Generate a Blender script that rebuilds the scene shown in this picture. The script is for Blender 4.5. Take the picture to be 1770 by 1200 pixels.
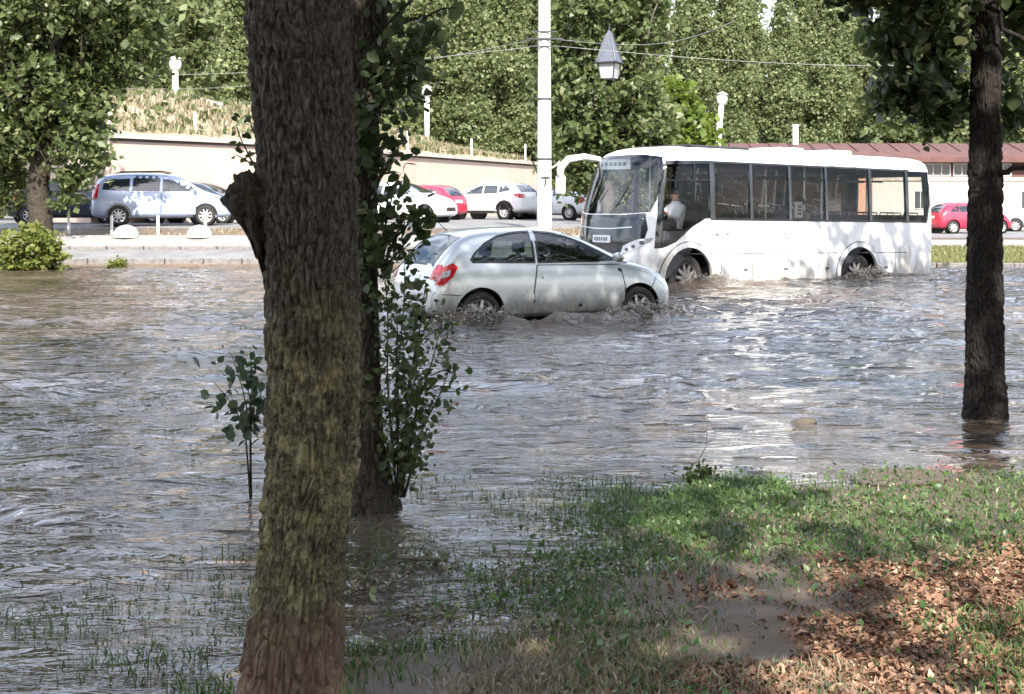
import bpy, bmesh, math, random
import numpy as np
from mathutils import Vector, Matrix
from mathutils.bvhtree import BVHTree

random.seed(7)
RNG = np.random.default_rng(7)
for o in list(bpy.data.objects):
    bpy.data.objects.remove(o)
SC = bpy.context.scene
COL = SC.collection
R = math.radians

# ---------------------------------------------------------------- camera, sky, sun
CAM_H, F_PX, V_H, U_C = 1.65, 2400.0, 352.0, 885.0
cam_d = bpy.data.cameras.new('camera')
cam_d.sensor_width = 36.0
cam_d.lens = 36.0 * F_PX / 1770.0
cam_d.shift_y = -(600.0 - V_H) / 1770.0
cam_d.clip_start = 0.05
cam_d.clip_end = 2000
cam = bpy.data.objects.new('camera', cam_d)
cam.location = (0, 0, CAM_H)
cam.rotation_euler = (R(90), 0, 0)
COL.objects.link(cam)
SC.camera = cam

SUN_EL, SUN_AZ = 40.0, 172.0          # azimuth clockwise from +Y (the view direction): behind the camera, to the right
world = bpy.data.worlds.new('World')
SC.world = world
world.use_nodes = True
wn = world.node_tree.nodes
wl = world.node_tree.links
bg = wn['Background']
sky = wn.new('ShaderNodeTexSky')
sky.sky_type = 'NISHITA'
sky.sun_disc = False
sky.sun_elevation = R(SUN_EL)
sky.sun_rotation = R(SUN_AZ)
sky.air_density = 1.0
sky.dust_density = 1.6
# broken white cloud all over the sky
wtc = wn.new('ShaderNodeTexCoord')
wsep = wn.new('ShaderNodeSeparateXYZ')
wl.new(wtc.outputs['Generated'], wsep.inputs[0])
wadd = wn.new('ShaderNodeMath')
wadd.operation = 'ADD'
wadd.inputs[1].default_value = 0.22
wl.new(wsep.outputs[2], wadd.inputs[0])
wmax = wn.new('ShaderNodeMath')
wmax.operation = 'MAXIMUM'
wmax.inputs[1].default_value = 0.12
wl.new(wadd.outputs[0], wmax.inputs[0])
wdiv = wn.new('ShaderNodeVectorMath')
wdiv.operation = 'DIVIDE'
wcmb = wn.new('ShaderNodeCombineXYZ')
for k in range(3):
    wl.new(wmax.outputs[0], wcmb.inputs[k])
wl.new(wtc.outputs['Generated'], wdiv.inputs[0])
wl.new(wcmb.outputs[0], wdiv.inputs[1])
wnz = wn.new('ShaderNodeTexNoise')
wnz.inputs['Scale'].default_value = 1.7
wnz.inputs['Detail'].default_value = 9.0
wnz.inputs['Roughness'].default_value = 0.58
wl.new(wdiv.outputs[0], wnz.inputs['Vector'])
wrm = wn.new('ShaderNodeMapRange')
wrm.interpolation_type = 'SMOOTHSTEP'
wrm.inputs['From Min'].default_value = 0.38
wrm.inputs['From Max'].default_value = 0.62
wrm.inputs['To Max'].default_value = 0.92
wl.new(wnz.outputs['Fac'], wrm.inputs['Value'])
wmx = wn.new('ShaderNodeMix')
wmx.data_type = 'RGBA'
wmx.inputs[7].default_value = (8.9, 9.4, 10.9, 1)
wl.new(wrm.outputs[0], wmx.inputs[0])
wl.new(sky.outputs['Color'], wmx.inputs[6])
wl.new(wmx.outputs[2], bg.inputs['Color'])
bg.inputs['Strength'].default_value = 0.15
sun_d = bpy.data.lights.new('sun', 'SUN')
sun_d.energy = 5.0
sun_d.angle = R(0.5)
sun_d.color = (1.0, 0.95, 0.87)
sun = bpy.data.objects.new('sun', sun_d)
sdir = Vector((math.sin(R(SUN_AZ)) * math.cos(R(SUN_EL)), math.cos(R(SUN_AZ)) * math.cos(R(SUN_EL)), math.sin(R(SUN_EL))))
sun.rotation_euler = sdir.to_track_quat('Z', 'Y').to_euler()
sun.location = sdir * 60
COL.objects.link(sun)
SC.view_settings.view_transform = 'Standard'
SC.view_settings.look = 'None'
SC.view_settings.gamma = 1.0
SC.view_settings.exposure = 1.3
SC.cycles.max_bounces = 5
SC.cycles.diffuse_bounces = 2
SC.cycles.glossy_bounces = 3
SC.cycles.transparent_max_bounces = 10
SC.cycles.use_adaptive_sampling = True
SC.cycles.adaptive_threshold = 0.03
SC.cycles.caustics_reflective = False
SC.cycles.caustics_refractive = False


def PX(u, Y):
    return (u - U_C) / F_PX * Y


def PZ(v, Y):
    return CAM_H - (v - V_H) / F_PX * Y


def PW(u, v, Y):
    return Vector((PX(u, Y), Y, PZ(v, Y)))


# ---------------------------------------------------------------- noise
def _hash(ix, iy, iz, seed):
    h = (ix * 374761393 + iy * 668265263 + iz * 2147483647 + seed * 1274126177) & 0xFFFFFFFF
    h = ((h ^ (h >> 13)) * 1274126177) & 0xFFFFFFFF
    h = ((h ^ (h >> 16)) * 2246822519) & 0xFFFFFFFF
    return ((h ^ (h >> 15)) & 0xFFFFFF) / float(0xFFFFFF) * 2 - 1


def noise3(x, y, z, seed=0):
    x, y, z = np.broadcast_arrays(np.asarray(x, float), np.asarray(y, float), np.asarray(z, float))
    fx, fy, fz = np.floor(x), np.floor(y), np.floor(z)
    ix, iy, iz = fx.astype(np.int64), fy.astype(np.int64), fz.astype(np.int64)
    u, v, w = x - fx, y - fy, z - fz
    u = u * u * u * (u * (u * 6 - 15) + 10)
    v = v * v * v * (v * (v * 6 - 15) + 10)
    w = w * w * w * (w * (w * 6 - 15) + 10)
    r = 0
    for a in (0, 1):
        for b in (0, 1):
            for c in (0, 1):
                r = r + _hash(ix + a, iy + b, iz + c, seed) * (u if a else 1 - u) * (v if b else 1 - v) * (w if c else 1 - w)
    return r


def noise2(x, y, seed=0):
    x, y = np.broadcast_arrays(np.asarray(x, float), np.asarray(y, float))
    fx, fy = np.floor(x), np.floor(y)
    ix, iy = fx.astype(np.int64), fy.astype(np.int64)
    u, v = x - fx, y - fy
    u = u * u * u * (u * (u * 6 - 15) + 10)
    v = v * v * v * (v * (v * 6 - 15) + 10)
    r = 0
    for a in (0, 1):
        for b in (0, 1):
            r = r + _hash(ix + a, iy + b, ix * 0 + 17, seed) * (u if a else 1 - u) * (v if b else 1 - v)
    return r


def sstep(a, b, x):
    t = np.clip((np.asarray(x, float) - a) / (b - a), 0, 1)
    return t * t * (3 - 2 * t)


# ---------------------------------------------------------------- materials
MATS = {}


def N(nt, t, **kw):
    n = nt.nodes.new(t)
    for k, v in kw.items():
        if k.startswith('i_'):
            n.inputs[k[2:].replace('_', ' ')].default_value = v
        else:
            setattr(n, k, v)
    return n


def mat(name, col, rough=0.6, metal=0.0, col2=None, nscale=4.0, ndetail=6.0, lo=0.35, hi=0.65, bump=0.0, bscale=40.0,
        stretch=None, coat=0.0, spec=0.5, col3=None, n3=1.0, lo3=0.5, hi3=0.7):
    m = bpy.data.materials.new(name)
    m.use_nodes = True
    nt = m.node_tree
    p = nt.nodes['Principled BSDF']
    p.inputs['Base Color'].default_value = (*col, 1)
    p.inputs['Roughness'].default_value = rough
    p.inputs['Metallic'].default_value = metal
    p.inputs['Specular IOR Level'].default_value = spec
    p.inputs['Coat Weight'].default_value = coat
    p.inputs['Coat Roughness'].default_value = 0.04
    if col2 is not None or bump or col3 is not None:
        tc = N(nt, 'ShaderNodeTexCoord')
        mp = N(nt, 'ShaderNodeMapping')
        if stretch:
            mp.inputs['Scale'].default_value = stretch
        nt.links.new(tc.outputs['Object'], mp.inputs['Vector'])
    last = None
    if col2 is not None:
        nz = N(nt, 'ShaderNodeTexNoise', i_Scale=nscale, i_Detail=ndetail, i_Roughness=0.6)
        nt.links.new(mp.outputs[0], nz.inputs['Vector'])
        cr = N(nt, 'ShaderNodeValToRGB')
        cr.color_ramp.elements[0].position = lo
        cr.color_ramp.elements[0].color = (*col, 1)
        cr.color_ramp.elements[1].position = hi
        cr.color_ramp.elements[1].color = (*col2, 1)
        nt.links.new(nz.outputs['Fac'], cr.inputs['Fac'])
        last = cr.outputs['Color']
    if col3 is not None:
        nz3 = N(nt, 'ShaderNodeTexNoise', i_Scale=n3, i_Detail=5.0)
        nt.links.new(tc.outputs['Object'], nz3.inputs['Vector'])
        r3 = N(nt, 'ShaderNodeMapRange')
        r3.inputs['From Min'].default_value = lo3
        r3.inputs['From Max'].default_value = hi3
        nt.links.new(nz3.outputs['Fac'], r3.inputs['Value'])
        mx = N(nt, 'ShaderNodeMix', data_type='RGBA')
        mx.inputs[6].default_value = (*col, 1)
        mx.inputs[7].default_value = (*col3, 1)
        if last:
            nt.links.new(last, mx.inputs[6])
        nt.links.new(r3.outputs[0], mx.inputs[0])
        last = mx.outputs[2]
    if last:
        nt.links.new(last, p.inputs['Base Color'])
    if bump:
        nb = N(nt, 'ShaderNodeTexNoise', i_Scale=bscale, i_Detail=5.0, i_Roughness=0.65)
        nt.links.new(mp.outputs[0], nb.inputs['Vector'])
        bp = N(nt, 'ShaderNodeBump', i_Strength=bump, i_Distance=0.02)
        nt.links.new(nb.outputs['Fac'], bp.inputs['Height'])
        nt.links.new(bp.outputs[0], p.inputs['Normal'])
    MATS[name] = m
    return m


def leaf_mat(name, c1, c2, c3=None, trans=0.45, rough=0.42):
    m = bpy.data.materials.new(name)
    m.use_nodes = True
    nt = m.node_tree
    p = nt.nodes['Principled BSDF']
    out = nt.nodes['Material Output']
    g = N(nt, 'ShaderNodeNewGeometry')
    cr = N(nt, 'ShaderNodeValToRGB')
    cr.color_ramp.elements[0].color = (*c1, 1)
    cr.color_ramp.elements[1].color = (*c2, 1)
    if c3:
        e = cr.color_ramp.elements.new(0.93)
        e.color = (*c2, 1)
        cr.color_ramp.elements[2].color = (*c3, 1)
    nt.links.new(g.outputs['Random Per Island'], cr.inputs['Fac'])
    nt.links.new(cr.outputs[0], p.inputs['Base Color'])
    p.inputs['Roughness'].default_value = rough
    p.inputs['Specular IOR Level'].default_value = 0.4
    t = N(nt, 'ShaderNodeBsdfTranslucent')
    hs = N(nt, 'ShaderNodeHueSaturation', i_Hue=0.485, i_Saturation=1.1, i_Value=1.25)
    nt.links.new(cr.outputs[0], hs.inputs['Color'])
    nt.links.new(hs.outputs[0], t.inputs['Color'])
    mx = N(nt, 'ShaderNodeMixShader')
    mx.inputs[0].default_value = trans
    nt.links.new(p.outputs[0], mx.inputs[1])
    nt.links.new(t.outputs[0], mx.inputs[2])
    nt.links.new(mx.outputs[0], out.inputs['Surface'])
    MATS[name] = m
    return m


def glass_mat(name, tint, alpha, rough=0.02):
    """thin pane: part see-through (tinted), part mirror by Fresnel"""
    m = bpy.data.materials.new(name)
    m.use_nodes = True
    nt = m.node_tree
    out = nt.nodes['Material Output']
    nt.nodes.remove(nt.nodes['Principled BSDF'])
    tr = N(nt, 'ShaderNodeBsdfTransparent')
    tr.inputs['Color'].default_value = (*tint, 1)
    gl = N(nt, 'ShaderNodeBsdfGlossy')
    gl.inputs['Roughness'].default_value = rough
    fr = N(nt, 'ShaderNodeFresnel')
    fr.inputs['IOR'].default_value = 1.5
    mr = N(nt, 'ShaderNodeMath', operation='MULTIPLY_ADD')
    mr.inputs[1].default_value = 1.0
    mr.inputs[2].default_value = alpha
    nt.links.new(fr.outputs[0], mr.inputs[0])
    mx = N(nt, 'ShaderNodeMixShader')
    nt.links.new(mr.outputs[0], mx.inputs[0])
    nt.links.new(tr.outputs[0], mx.inputs[1])
    nt.links.new(gl.outputs[0], mx.inputs[2])
    nt.links.new(mx.outputs[0], out.inputs['Surface'])
    MATS[name] = m
    return m


def bark_mat(name, dark, mid, moss=None, moss_lo=0.5, moss_hi=0.65, moss_z=None, red=None):
    m = bpy.data.materials.new(name)
    m.use_nodes = True
    nt = m.node_tree
    p = nt.nodes['Principled BSDF']
    p.inputs['Roughness'].default_value = 0.85
    p.inputs['Specular IOR Level'].default_value = 0.25
    tc = N(nt, 'ShaderNodeTexCoord')
    mp = N(nt, 'ShaderNodeMapping')
    mp.inputs['Scale'].default_value = (1, 1, 0.38)
    nt.links.new(tc.outputs['Object'], mp.inputs['Vector'])
    nz = N(nt, 'ShaderNodeTexNoise', i_Scale=70.0, i_Detail=8.0, i_Roughness=0.75)
    nt.links.new(mp.outputs[0], nz.inputs['Vector'])
    cr = N(nt, 'ShaderNodeValToRGB')
    cr.color_ramp.elements[0].position = 0.40
    cr.color_ramp.elements[0].color = (*dark, 1)
    cr.color_ramp.elements[1].position = 0.64
    cr.color_ramp.elements[1].color = (*mid, 1)
    nt.links.new(nz.outputs['Fac'], cr.inputs['Fac'])
    last = cr.outputs[0]
    if moss:
        n2 = N(nt, 'ShaderNodeTexNoise', i_Scale=9.0, i_Detail=12.0, i_Roughness=0.95)
        nt.links.new(tc.outputs['Object'], n2.inputs['Vector'])
        rg = N(nt, 'ShaderNodeMapRange')
        rg.inputs['From Min'].default_value = moss_lo
        rg.inputs['From Max'].default_value = moss_hi
        nt.links.new(n2.outputs['Fac'], rg.inputs['Value'])
        fac = rg.outputs[0]
        if moss_z:
            sx = N(nt, 'ShaderNodeSeparateXYZ')
            nt.links.new(tc.outputs['Object'], sx.inputs[0])
            c1 = N(nt, 'ShaderNodeMapRange', interpolation_type='SMOOTHSTEP')
            c1.inputs['From Min'].default_value = moss_z[0]
            c1.inputs['From Max'].default_value = moss_z[1]
            c2 = N(nt, 'ShaderNodeMapRange', interpolation_type='SMOOTHSTEP')
            c2.inputs['From Min'].default_value = moss_z[3]
            c2.inputs['From Max'].default_value = moss_z[2]
            nt.links.new(sx.outputs[2], c1.inputs['Value'])
            nt.links.new(sx.outputs[2], c2.inputs['Value'])
            m1 = N(nt, 'ShaderNodeMath', operation='MULTIPLY')
            nt.links.new(c1.outputs[0], m1.inputs[0])
            nt.links.new(c2.outputs[0], m1.inputs[1])
            m2 = N(nt, 'ShaderNodeMath', operation='MULTIPLY')
            nt.links.new(fac, m2.inputs[0])
            nt.links.new(m1.outputs[0], m2.inputs[1])
            fac = m2.outputs[0]
        mx = N(nt, 'ShaderNodeMix', data_type='RGBA')
        nt.links.new(fac, mx.inputs[0])
        nt.links.new(last, mx.inputs[6])
        mx.inputs[7].default_value = (*moss, 1)
        last = mx.outputs[2]
    if red:
        sx = N(nt, 'ShaderNodeSeparateXYZ')
        nt.links.new(tc.outputs['Object'], sx.inputs[0])
        n4 = N(nt, 'ShaderNodeTexNoise', i_Scale=9.0, i_Detail=4.0)
        nt.links.new(tc.outputs['Object'], n4.inputs['Vector'])
        ad = N(nt, 'ShaderNodeMath', operation='MULTIPLY_ADD')
        ad.inputs[1].default_value = 0.35
        nt.links.new(n4.outputs['Fac'], ad.inputs[0])
        nt.links.new(sx.outputs[2], ad.inputs[2])
        c1 = N(nt, 'ShaderNodeMapRange', interpolation_type='SMOOTHSTEP')
        c1.inputs['From Min'].default_value = red[1] + 0.17
        c1.inputs['From Max'].default_value = red[0] + 0.17
        nt.links.new(ad.outputs[0], c1.inputs['Value'])
        mx = N(nt, 'ShaderNodeMix', data_type='RGBA')
        c0 = N(nt, 'ShaderNodeMath', operation='MULTIPLY')
        nt.links.new(c1.outputs[0], c0.inputs[0])
        nt.links.new(nz.outputs['Fac'], c0.inputs[1])
        nt.links.new(c0.outputs[0], mx.inputs[0])
        nt.links.new(last, mx.inputs[6])
        mx.inputs[7].default_value = (*red[2], 1)
        last = mx.outputs[2]
    nt.links.new(last, p.inputs['Base Color'])
    bp = N(nt, 'ShaderNodeBump', i_Strength=0.8, i_Distance=0.012)
    nt.links.new(nz.outputs['Fac'], bp.inputs['Height'])
    nt.links.new(bp.outputs[0], p.inputs['Normal'])
    MATS[name] = m
    return m


# ---------------------------------------------------------------- mesh helpers
def link(name, me, m=None, parent=None, smooth=False, loc=None):
    if m is not None:
        ms = m if isinstance(m, (list, tuple)) else [m]
        for k in ms:
            me.materials.append(MATS[k] if isinstance(k, str) else k)
    if smooth:
        me.shade_smooth()
    o = bpy.data.objects.new(name, me)
    COL.objects.link(o)
    if parent is not None:
        o.parent = parent
    if loc is not None:
        o.location = loc
    return o


def tag(o, label, cat, group=None):
    o['label'] = label
    o['category'] = cat
    if group:
        o['group'] = group
    return o


def kind(o, k):
    o['kind'] = k
    return o


def empty(name, loc=(0, 0, 0), rz=0.0, label=None, cat=None, group=None):
    o = bpy.data.objects.new(name, None)
    o.empty_display_size = 0.3
    o.location = loc
    o.rotation_euler = (0, 0, rz)
    COL.objects.link(o)
    if label:
        tag(o, label, cat, group)
    return o


def copy_tree(o, parent=None):
    c = o.copy()
    COL.objects.link(c)
    c.parent = parent
    for ch in o.children:
        copy_tree(ch, c)
    return c


def np_mesh(name, V, Fc):
    """V (n,3), Fc (m,k) constant polygon size"""
    V = np.ascontiguousarray(V, dtype=np.float32)
    Fc = np.ascontiguousarray(Fc, dtype=np.int32)
    m_, k = Fc.shape
    me = bpy.data.meshes.new(name)
    me.vertices.add(len(V))
    me.vertices.foreach_set('co', V.ravel())
    me.loops.add(m_ * k)
    me.loops.foreach_set('vertex_index', Fc.ravel())
    me.polygons.add(m_)
    me.polygons.foreach_set('loop_start', np.arange(0, m_ * k, k, dtype=np.int32))
    me.polygons.foreach_set('loop_total', np.full(m_, k, dtype=np.int32))
    me.update(calc_edges=True)
    me.validate()
    return me


def grid_faces(nr, nc, wrap=False):
    i = np.arange(nr - 1)[:, None]
    j = np.arange(nc if wrap else nc - 1)[None, :]
    j2 = (j + 1) % nc
    a = i * nc + j
    b = i * nc + j2
    c = (i + 1) * nc + j2
    d = (i + 1) * nc + j
    return np.stack([a + 0 * b, b, c, d], -1).reshape(-1, 4)


class MB:
    """collects simple solids in one mesh"""
    def __init__(s):
        s.v, s.f = [], []

    def add(s, vs, fs):
        b = len(s.v)
        s.v += [tuple(v) for v in vs]
        s.f += [tuple(i + b for i in f) for f in fs]
        return s

    def box(s, x0, x1, y0, y1, z0, z1):
        return s.add([(x0, y0, z0), (x1, y0, z0), (x1, y1, z0), (x0, y1, z0), (x0, y0, z1), (x1, y0, z1), (x1, y1, z1), (x0, y1, z1)],
                     [(0, 3, 2, 1), (4, 5, 6, 7), (0, 1, 5, 4), (1, 2, 6, 5), (2, 3, 7, 6), (3, 0, 4, 7)])

    def tube(s, pts, rad, n=8, cap=True):
        pts = [Vector(p) for p in pts]
        if not hasattr(rad, '__len__'):
            rad = [rad] * len(pts)
        b = len(s.v)
        up = None
        for i, p in enumerate(pts):
            d = (pts[min(i + 1, len(pts) - 1)] - pts[max(i - 1, 0)]).normalized()
            if up is None:
                up = Vector((1, 0, 0)) if abs(d.x) < 0.8 else Vector((0, 1, 0))
            up = (up - d * up.dot(d)).normalized()
            w = d.cross(up)
            for k in range(n):
                a = 2 * math.pi * k / n
                q = p + (up * math.cos(a) + w * math.sin(a)) * rad[i]
                s.v.append(tuple(q))
        for i in range(len(pts) - 1):
            for k in range(n):
                k2 = (k + 1) % n
                s.f.append((b + i * n + k, b + i * n + k2, b + (i + 1) * n + k2, b + (i + 1) * n + k))
        if cap:
            s.f.append(tuple(b + k for k in range(n))[::-1])
            s.f.append(tuple(b + (len(pts) - 1) * n + k for k in range(n)))
        return s

    def lathe(s, prof, n=24, axis='z', c=(0, 0, 0), endcap=True, startcap=True):
        """prof: list of (r, h); closed ends get caps"""
        b = len(s.v)
        for r, h in prof:
            for k in range(n):
                a = 2 * math.pi * k / n
                x, y = r * math.cos(a), r * math.sin(a)
                if axis == 'z':
                    q = (c[0] + x, c[1] + y, c[2] + h)
                elif axis == 'y':
                    q = (c[0] + x, c[1] + h, c[2] + y)
                else:
                    q = (c[0] + h, c[1] + x, c[2] + y)
                s.v.append(q)
        for i in range(len(prof) - 1):
            for k in range(n):
                k2 = (k + 1) % n
                s.f.append((b + i * n + k, b + i * n + k2, b + (i + 1) * n + k2, b + (i + 1) * n + k))
        if startcap:
            s.f.append(tuple(b + k for k in range(n))[::-1])
        if endcap:
            s.f.append(tuple(b + (len(prof) - 1) * n + k for k in range(n)))
        return s

    def prism(s, poly, a0, a1, axis='y'):
        """poly of 2d points, extruded along axis"""
        n = len(poly)

        def mk(p, a):
            return {'y': (p[0], a, p[1]), 'x': (a, p[0], p[1]), 'z': (p[0], p[1], a)}[axis]
        return s.add([mk(p, a0) for p in poly] + [mk(p, a1) for p in poly],
                     [tuple(range(n))[::-1], tuple(range(n, 2 * n))] + [(i, (i + 1) % n, n + (i + 1) % n, n + i) for i in range(n)])

    def mesh(s, name, fix=True, bevel=0.0, bseg=2):
        me = bpy.data.meshes.new(name)
        me.from_pydata(s.v, [], s.f)
        if fix or bevel:
            bm = bmesh.new()
            bm.from_mesh(me)
            if bevel:
                bmesh.ops.remove_doubles(bm, verts=bm.verts, dist=1e-5)
                es = [e for e in bm.edges if len(e.link_faces) == 2 and e.calc_face_angle(0) > 0.6]
                bmesh.ops.bevel(bm, geom=es, offset=bevel, segments=bseg, affect='EDGES', profile=0.5)
            bmesh.ops.recalc_face_normals(bm, faces=bm.faces)
            bm.to_mesh(me)
            bm.free()
        return me

    def build(s, name, m, parent=None, smooth=False, loc=None, bevel=0.0, bseg=2):
        return link(name, s.mesh(name, bevel=bevel, bseg=bseg), m, parent, smooth, loc)


def smooth_angle(me, ang=40):
    me.shade_smooth()
    bm = bmesh.new()
    bm.from_mesh(me)
    for e in bm.edges:
        if len(e.link_faces) == 2 and e.calc_face_angle(0) > R(ang):
            e.smooth = False
    bm.to_mesh(me)
    bm.free()


def evaluated(o, name):
    bpy.context.view_layer.update()
    dg = bpy.context.evaluated_depsgraph_get()
    me = bpy.data.meshes.new_from_object(o.evaluated_get(dg))
    me.name = name
    return me


def boolean_cut(me, cutter_meshes, mats, name):
    """cut closed cutters out of me; returns a new mesh"""
    o = bpy.data.objects.new('tmp', me)
    COL.objects.link(o)
    tmp = [o]
    for k, cm in enumerate(cutter_meshes):
        c = bpy.data.objects.new('tmpc', cm)
        COL.objects.link(c)
        tmp.append(c)
        md = o.modifiers.new('b%d' % k, 'BOOLEAN')
        md.operation = 'DIFFERENCE'
        md.solver = 'EXACT'
        md.object = c
    r = evaluated(o, name)
    for t in tmp:
        bpy.data.objects.remove(t)
    return r


def panel(name, bvh, poly, axis, side, m, parent, off=0.003, sub=3, smooth=True, rim=0.012, far=15.0, maxlen=0.12):
    """a sheet with the 2d outline poly laid onto a body surface by ray casting.
    axis 'y': poly in (x,z), side +1/-1;  'x': poly in (y,z);  'z': poly in (x,y) from above"""
    bm = bmesh.new()
    vs = [bm.verts.new((p[0], p[1], 0)) for p in poly]
    bm.faces.new(vs)
    bmesh.ops.triangulate(bm, faces=bm.faces)
    for _ in range(sub):
        es = [e for e in bm.edges if e.calc_length() > maxlen]
        if not es:
            break
        bmesh.ops.subdivide_edges(bm, edges=es, cuts=1, use_grid_fill=False)
        bmesh.ops.triangulate(bm, faces=bm.faces)
    d = {'y': Vector((0, -side, 0)), 'x': Vector((-side, 0, 0)), 'z': Vector((0, 0, -side))}[axis]
    last = None
    for v in bm.verts:
        a, b = v.co.x, v.co.y
        o = {'y': Vector((a, 0, b)), 'x': Vector((0, a, b)), 'z': Vector((a, b, 0))}[axis] - d * far
        h = bvh.ray_cast(o, d)
        if h[0] is None:
            h = bvh.find_nearest(o + d * (far - (8.4 if axis == 'x' else 0.9)))
        v.co = h[0] - d * off
    be = [e for e in bm.edges if e.is_boundary]
    if rim:
        r = bmesh.ops.extrude_edge_only(bm, edges=be)
        for g in r['geom']:
            if isinstance(g, bmesh.types.BMVert):
                g.co += d * (rim + off)
    bmesh.ops.recalc_face_normals(bm, faces=bm.faces)
    # make sure they face outwards
    s = sum((f.normal.dot(-d)) for f in bm.faces)
    if s < 0:
        bmesh.ops.reverse_faces(bm, faces=bm.faces)
    me = bpy.data.meshes.new(name)
    bm.to_mesh(me)
    bm.free()
    if smooth:
        smooth_angle(me, 50)
    return link(name, me, m, parent)


def ring_panel(name, bvh, inner, outer, axis, side, m, parent, off=0.003, far=15.0):
    """a narrow closed frame between two outlines of equal length, laid onto a body surface"""
    n = len(inner)
    d = {'y': Vector((0, -side, 0)), 'x': Vector((-side, 0, 0)), 'z': Vector((0, 0, -side))}[axis]

    def hit(p):
        o = {'y': Vector((p[0], 0, p[1])), 'x': Vector((0, p[0], p[1])), 'z': Vector((p[0], p[1], 0))}[axis] - d * far
        h = bvh.ray_cast(o, d)
        if h[0] is None:
            h = bvh.find_nearest(o + d * (far - 0.9))
        return h[0] - d * off
    a, b = [], []
    for i in range(n):
        for t in (0.0, 0.34, 0.67):
            j = (i + 1) % n
            a.append(hit([inner[i][k] * (1 - t) + inner[j][k] * t for k in (0, 1)]))
            b.append(hit([outer[i][k] * (1 - t) + outer[j][k] * t for k in (0, 1)]))
    c = len(a)
    vs = [tuple(v) for v in a + b] + [tuple(v + d * 0.02) for v in a + b]
    fs = []
    for i in range(c):
        j = (i + 1) % c
        fs += [(i, j, c + j, c + i), (c + i, c + j, 3 * c + j, 3 * c + i), (j, i, 2 * c + i, 2 * c + j)]
    return MB().add(vs, fs).build(name, m, parent)


def grow(poly, e):
    """outline moved outwards by e"""
    n = len(poly)
    area = sum(poly[i][0] * poly[(i + 1) % n][1] - poly[(i + 1) % n][0] * poly[i][1] for i in range(n))
    s = 1 if area > 0 else -1
    out = []
    for i in range(n):
        p, q, r = Vector(poly[i - 1]), Vector(poly[i]), Vector(poly[(i + 1) % n])
        n1 = Vector(((q - p).y, -(q - p).x)).normalized() * s
        n2 = Vector(((r - q).y, -(r - q).x)).normalized() * s
        m_ = (n1 + n2)
        m_ = m_ / max(0.35, m_.length_squared / 2) if m_.length > 1e-6 else n1
        out.append(tuple(q + m_ * e))
    return out


def mirror_poly(poly):
    return [(-p[0], p[1]) for p in poly][::-1]


# ---------------------------------------------------------------- leaves and trunks
def leaf_arrays(C, size, rng, up=0.35, long=1.5, fold=0.25, droop=0.0, rounded=False):
    n = len(C)
    d = rng.normal(size=(n, 3))
    d[:, 2] -= droop
    d /= np.linalg.norm(d, axis=1)[:, None] + 1e-9
    nn = rng.normal(size=(n, 3))
    nn[:, 2] += up * 3
    s = np.cross(d, nn)
    s /= np.linalg.norm(s, axis=1)[:, None] + 1e-9
    nrm = np.cross(s, d)
    sz = (size * np.clip(np.exp(rng.normal(size=n) * 0.34), 0.4, 2.0))[:, None]
    L = d * sz * long * 0.5
    S = s * sz * 0.5
    Fd = nrm * sz * fold * 0.5
    if rounded:
        cv = nrm * sz * rng.normal(size=n)[:, None] * 0.12
        q = [C - L, C - L * 0.45 + S * 0.85 + Fd, C + L * 0.30 + S * 0.80 + Fd + cv * 0.4, C + L + cv, C + L * 0.30 - S * 0.80 + Fd + cv * 0.4, C - L * 0.45 - S * 0.85 + Fd]
        V = np.stack(q, 1).reshape(-1, 3)
        b = np.arange(n)[:, None] * 6
        Fc = np.concatenate([b + np.array([t]) for t in ((0, 1, 2), (0, 2, 3), (0, 3, 4), (0, 4, 5))], 1).reshape(-1, 3)
        return V, Fc
    v0 = C - L
    v1 = C - L * 0.1 + S + Fd
    v2 = C + L
    v3 = C - L * 0.1 - S + Fd
    V = np.stack([v0, v1, v2, v3], 1).reshape(-1, 3)
    b = np.arange(n)[:, None] * 4
    Fc = np.concatenate([b + np.array([[0, 1, 2]]), b + np.array([[0, 2, 3]])], 1).reshape(-1, 3)
    return V, Fc


def crown_points(blobs, n_cl, per, spread, rng, shell=0.45):
    """leaf positions in clumps through ellipsoids; blobs: (cx,cy,cz,rx,ry,rz)"""
    vol = np.array([b[3] * b[4] * b[5] for b in blobs]) ** 0.75
    pr = vol / vol.sum()
    idx = rng.choice(len(blobs), n_cl, p=pr)
    B = np.array(blobs)[idx]
    d = rng.normal(size=(n_cl, 3))
    d /= np.linalg.norm(d, axis=1)[:, None]
    r = (shell + (1 - shell) * rng.uniform(0, 1, n_cl) ** 0.6) * rng.uniform(0.82, 1.12, n_cl)
    cc = B[:, :3] + d * r[:, None] * B[:, 3:]
    s = spread * rng.uniform(0.5, 1.4, n_cl)
    cnt = rng.poisson(per, n_cl)
    ci = np.repeat(np.arange(n_cl), cnt)
    P = cc[ci] + rng.normal(size=(len(ci), 3)) * (s[ci])[:, None] * np.array([1, 1, 0.75])
    return P, cc


def crown_mesh(name, blobs, n_cl, per, spread, size, seed, **kw):
    rng = np.random.default_rng(seed)
    shell = kw.pop('shell', 0.45)
    P, cc = crown_points(blobs, n_cl, per, spread, rng, shell)
    V, Fc = leaf_arrays(P, size, rng, **kw)
    return np_mesh(name, V, Fc), cc


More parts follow.
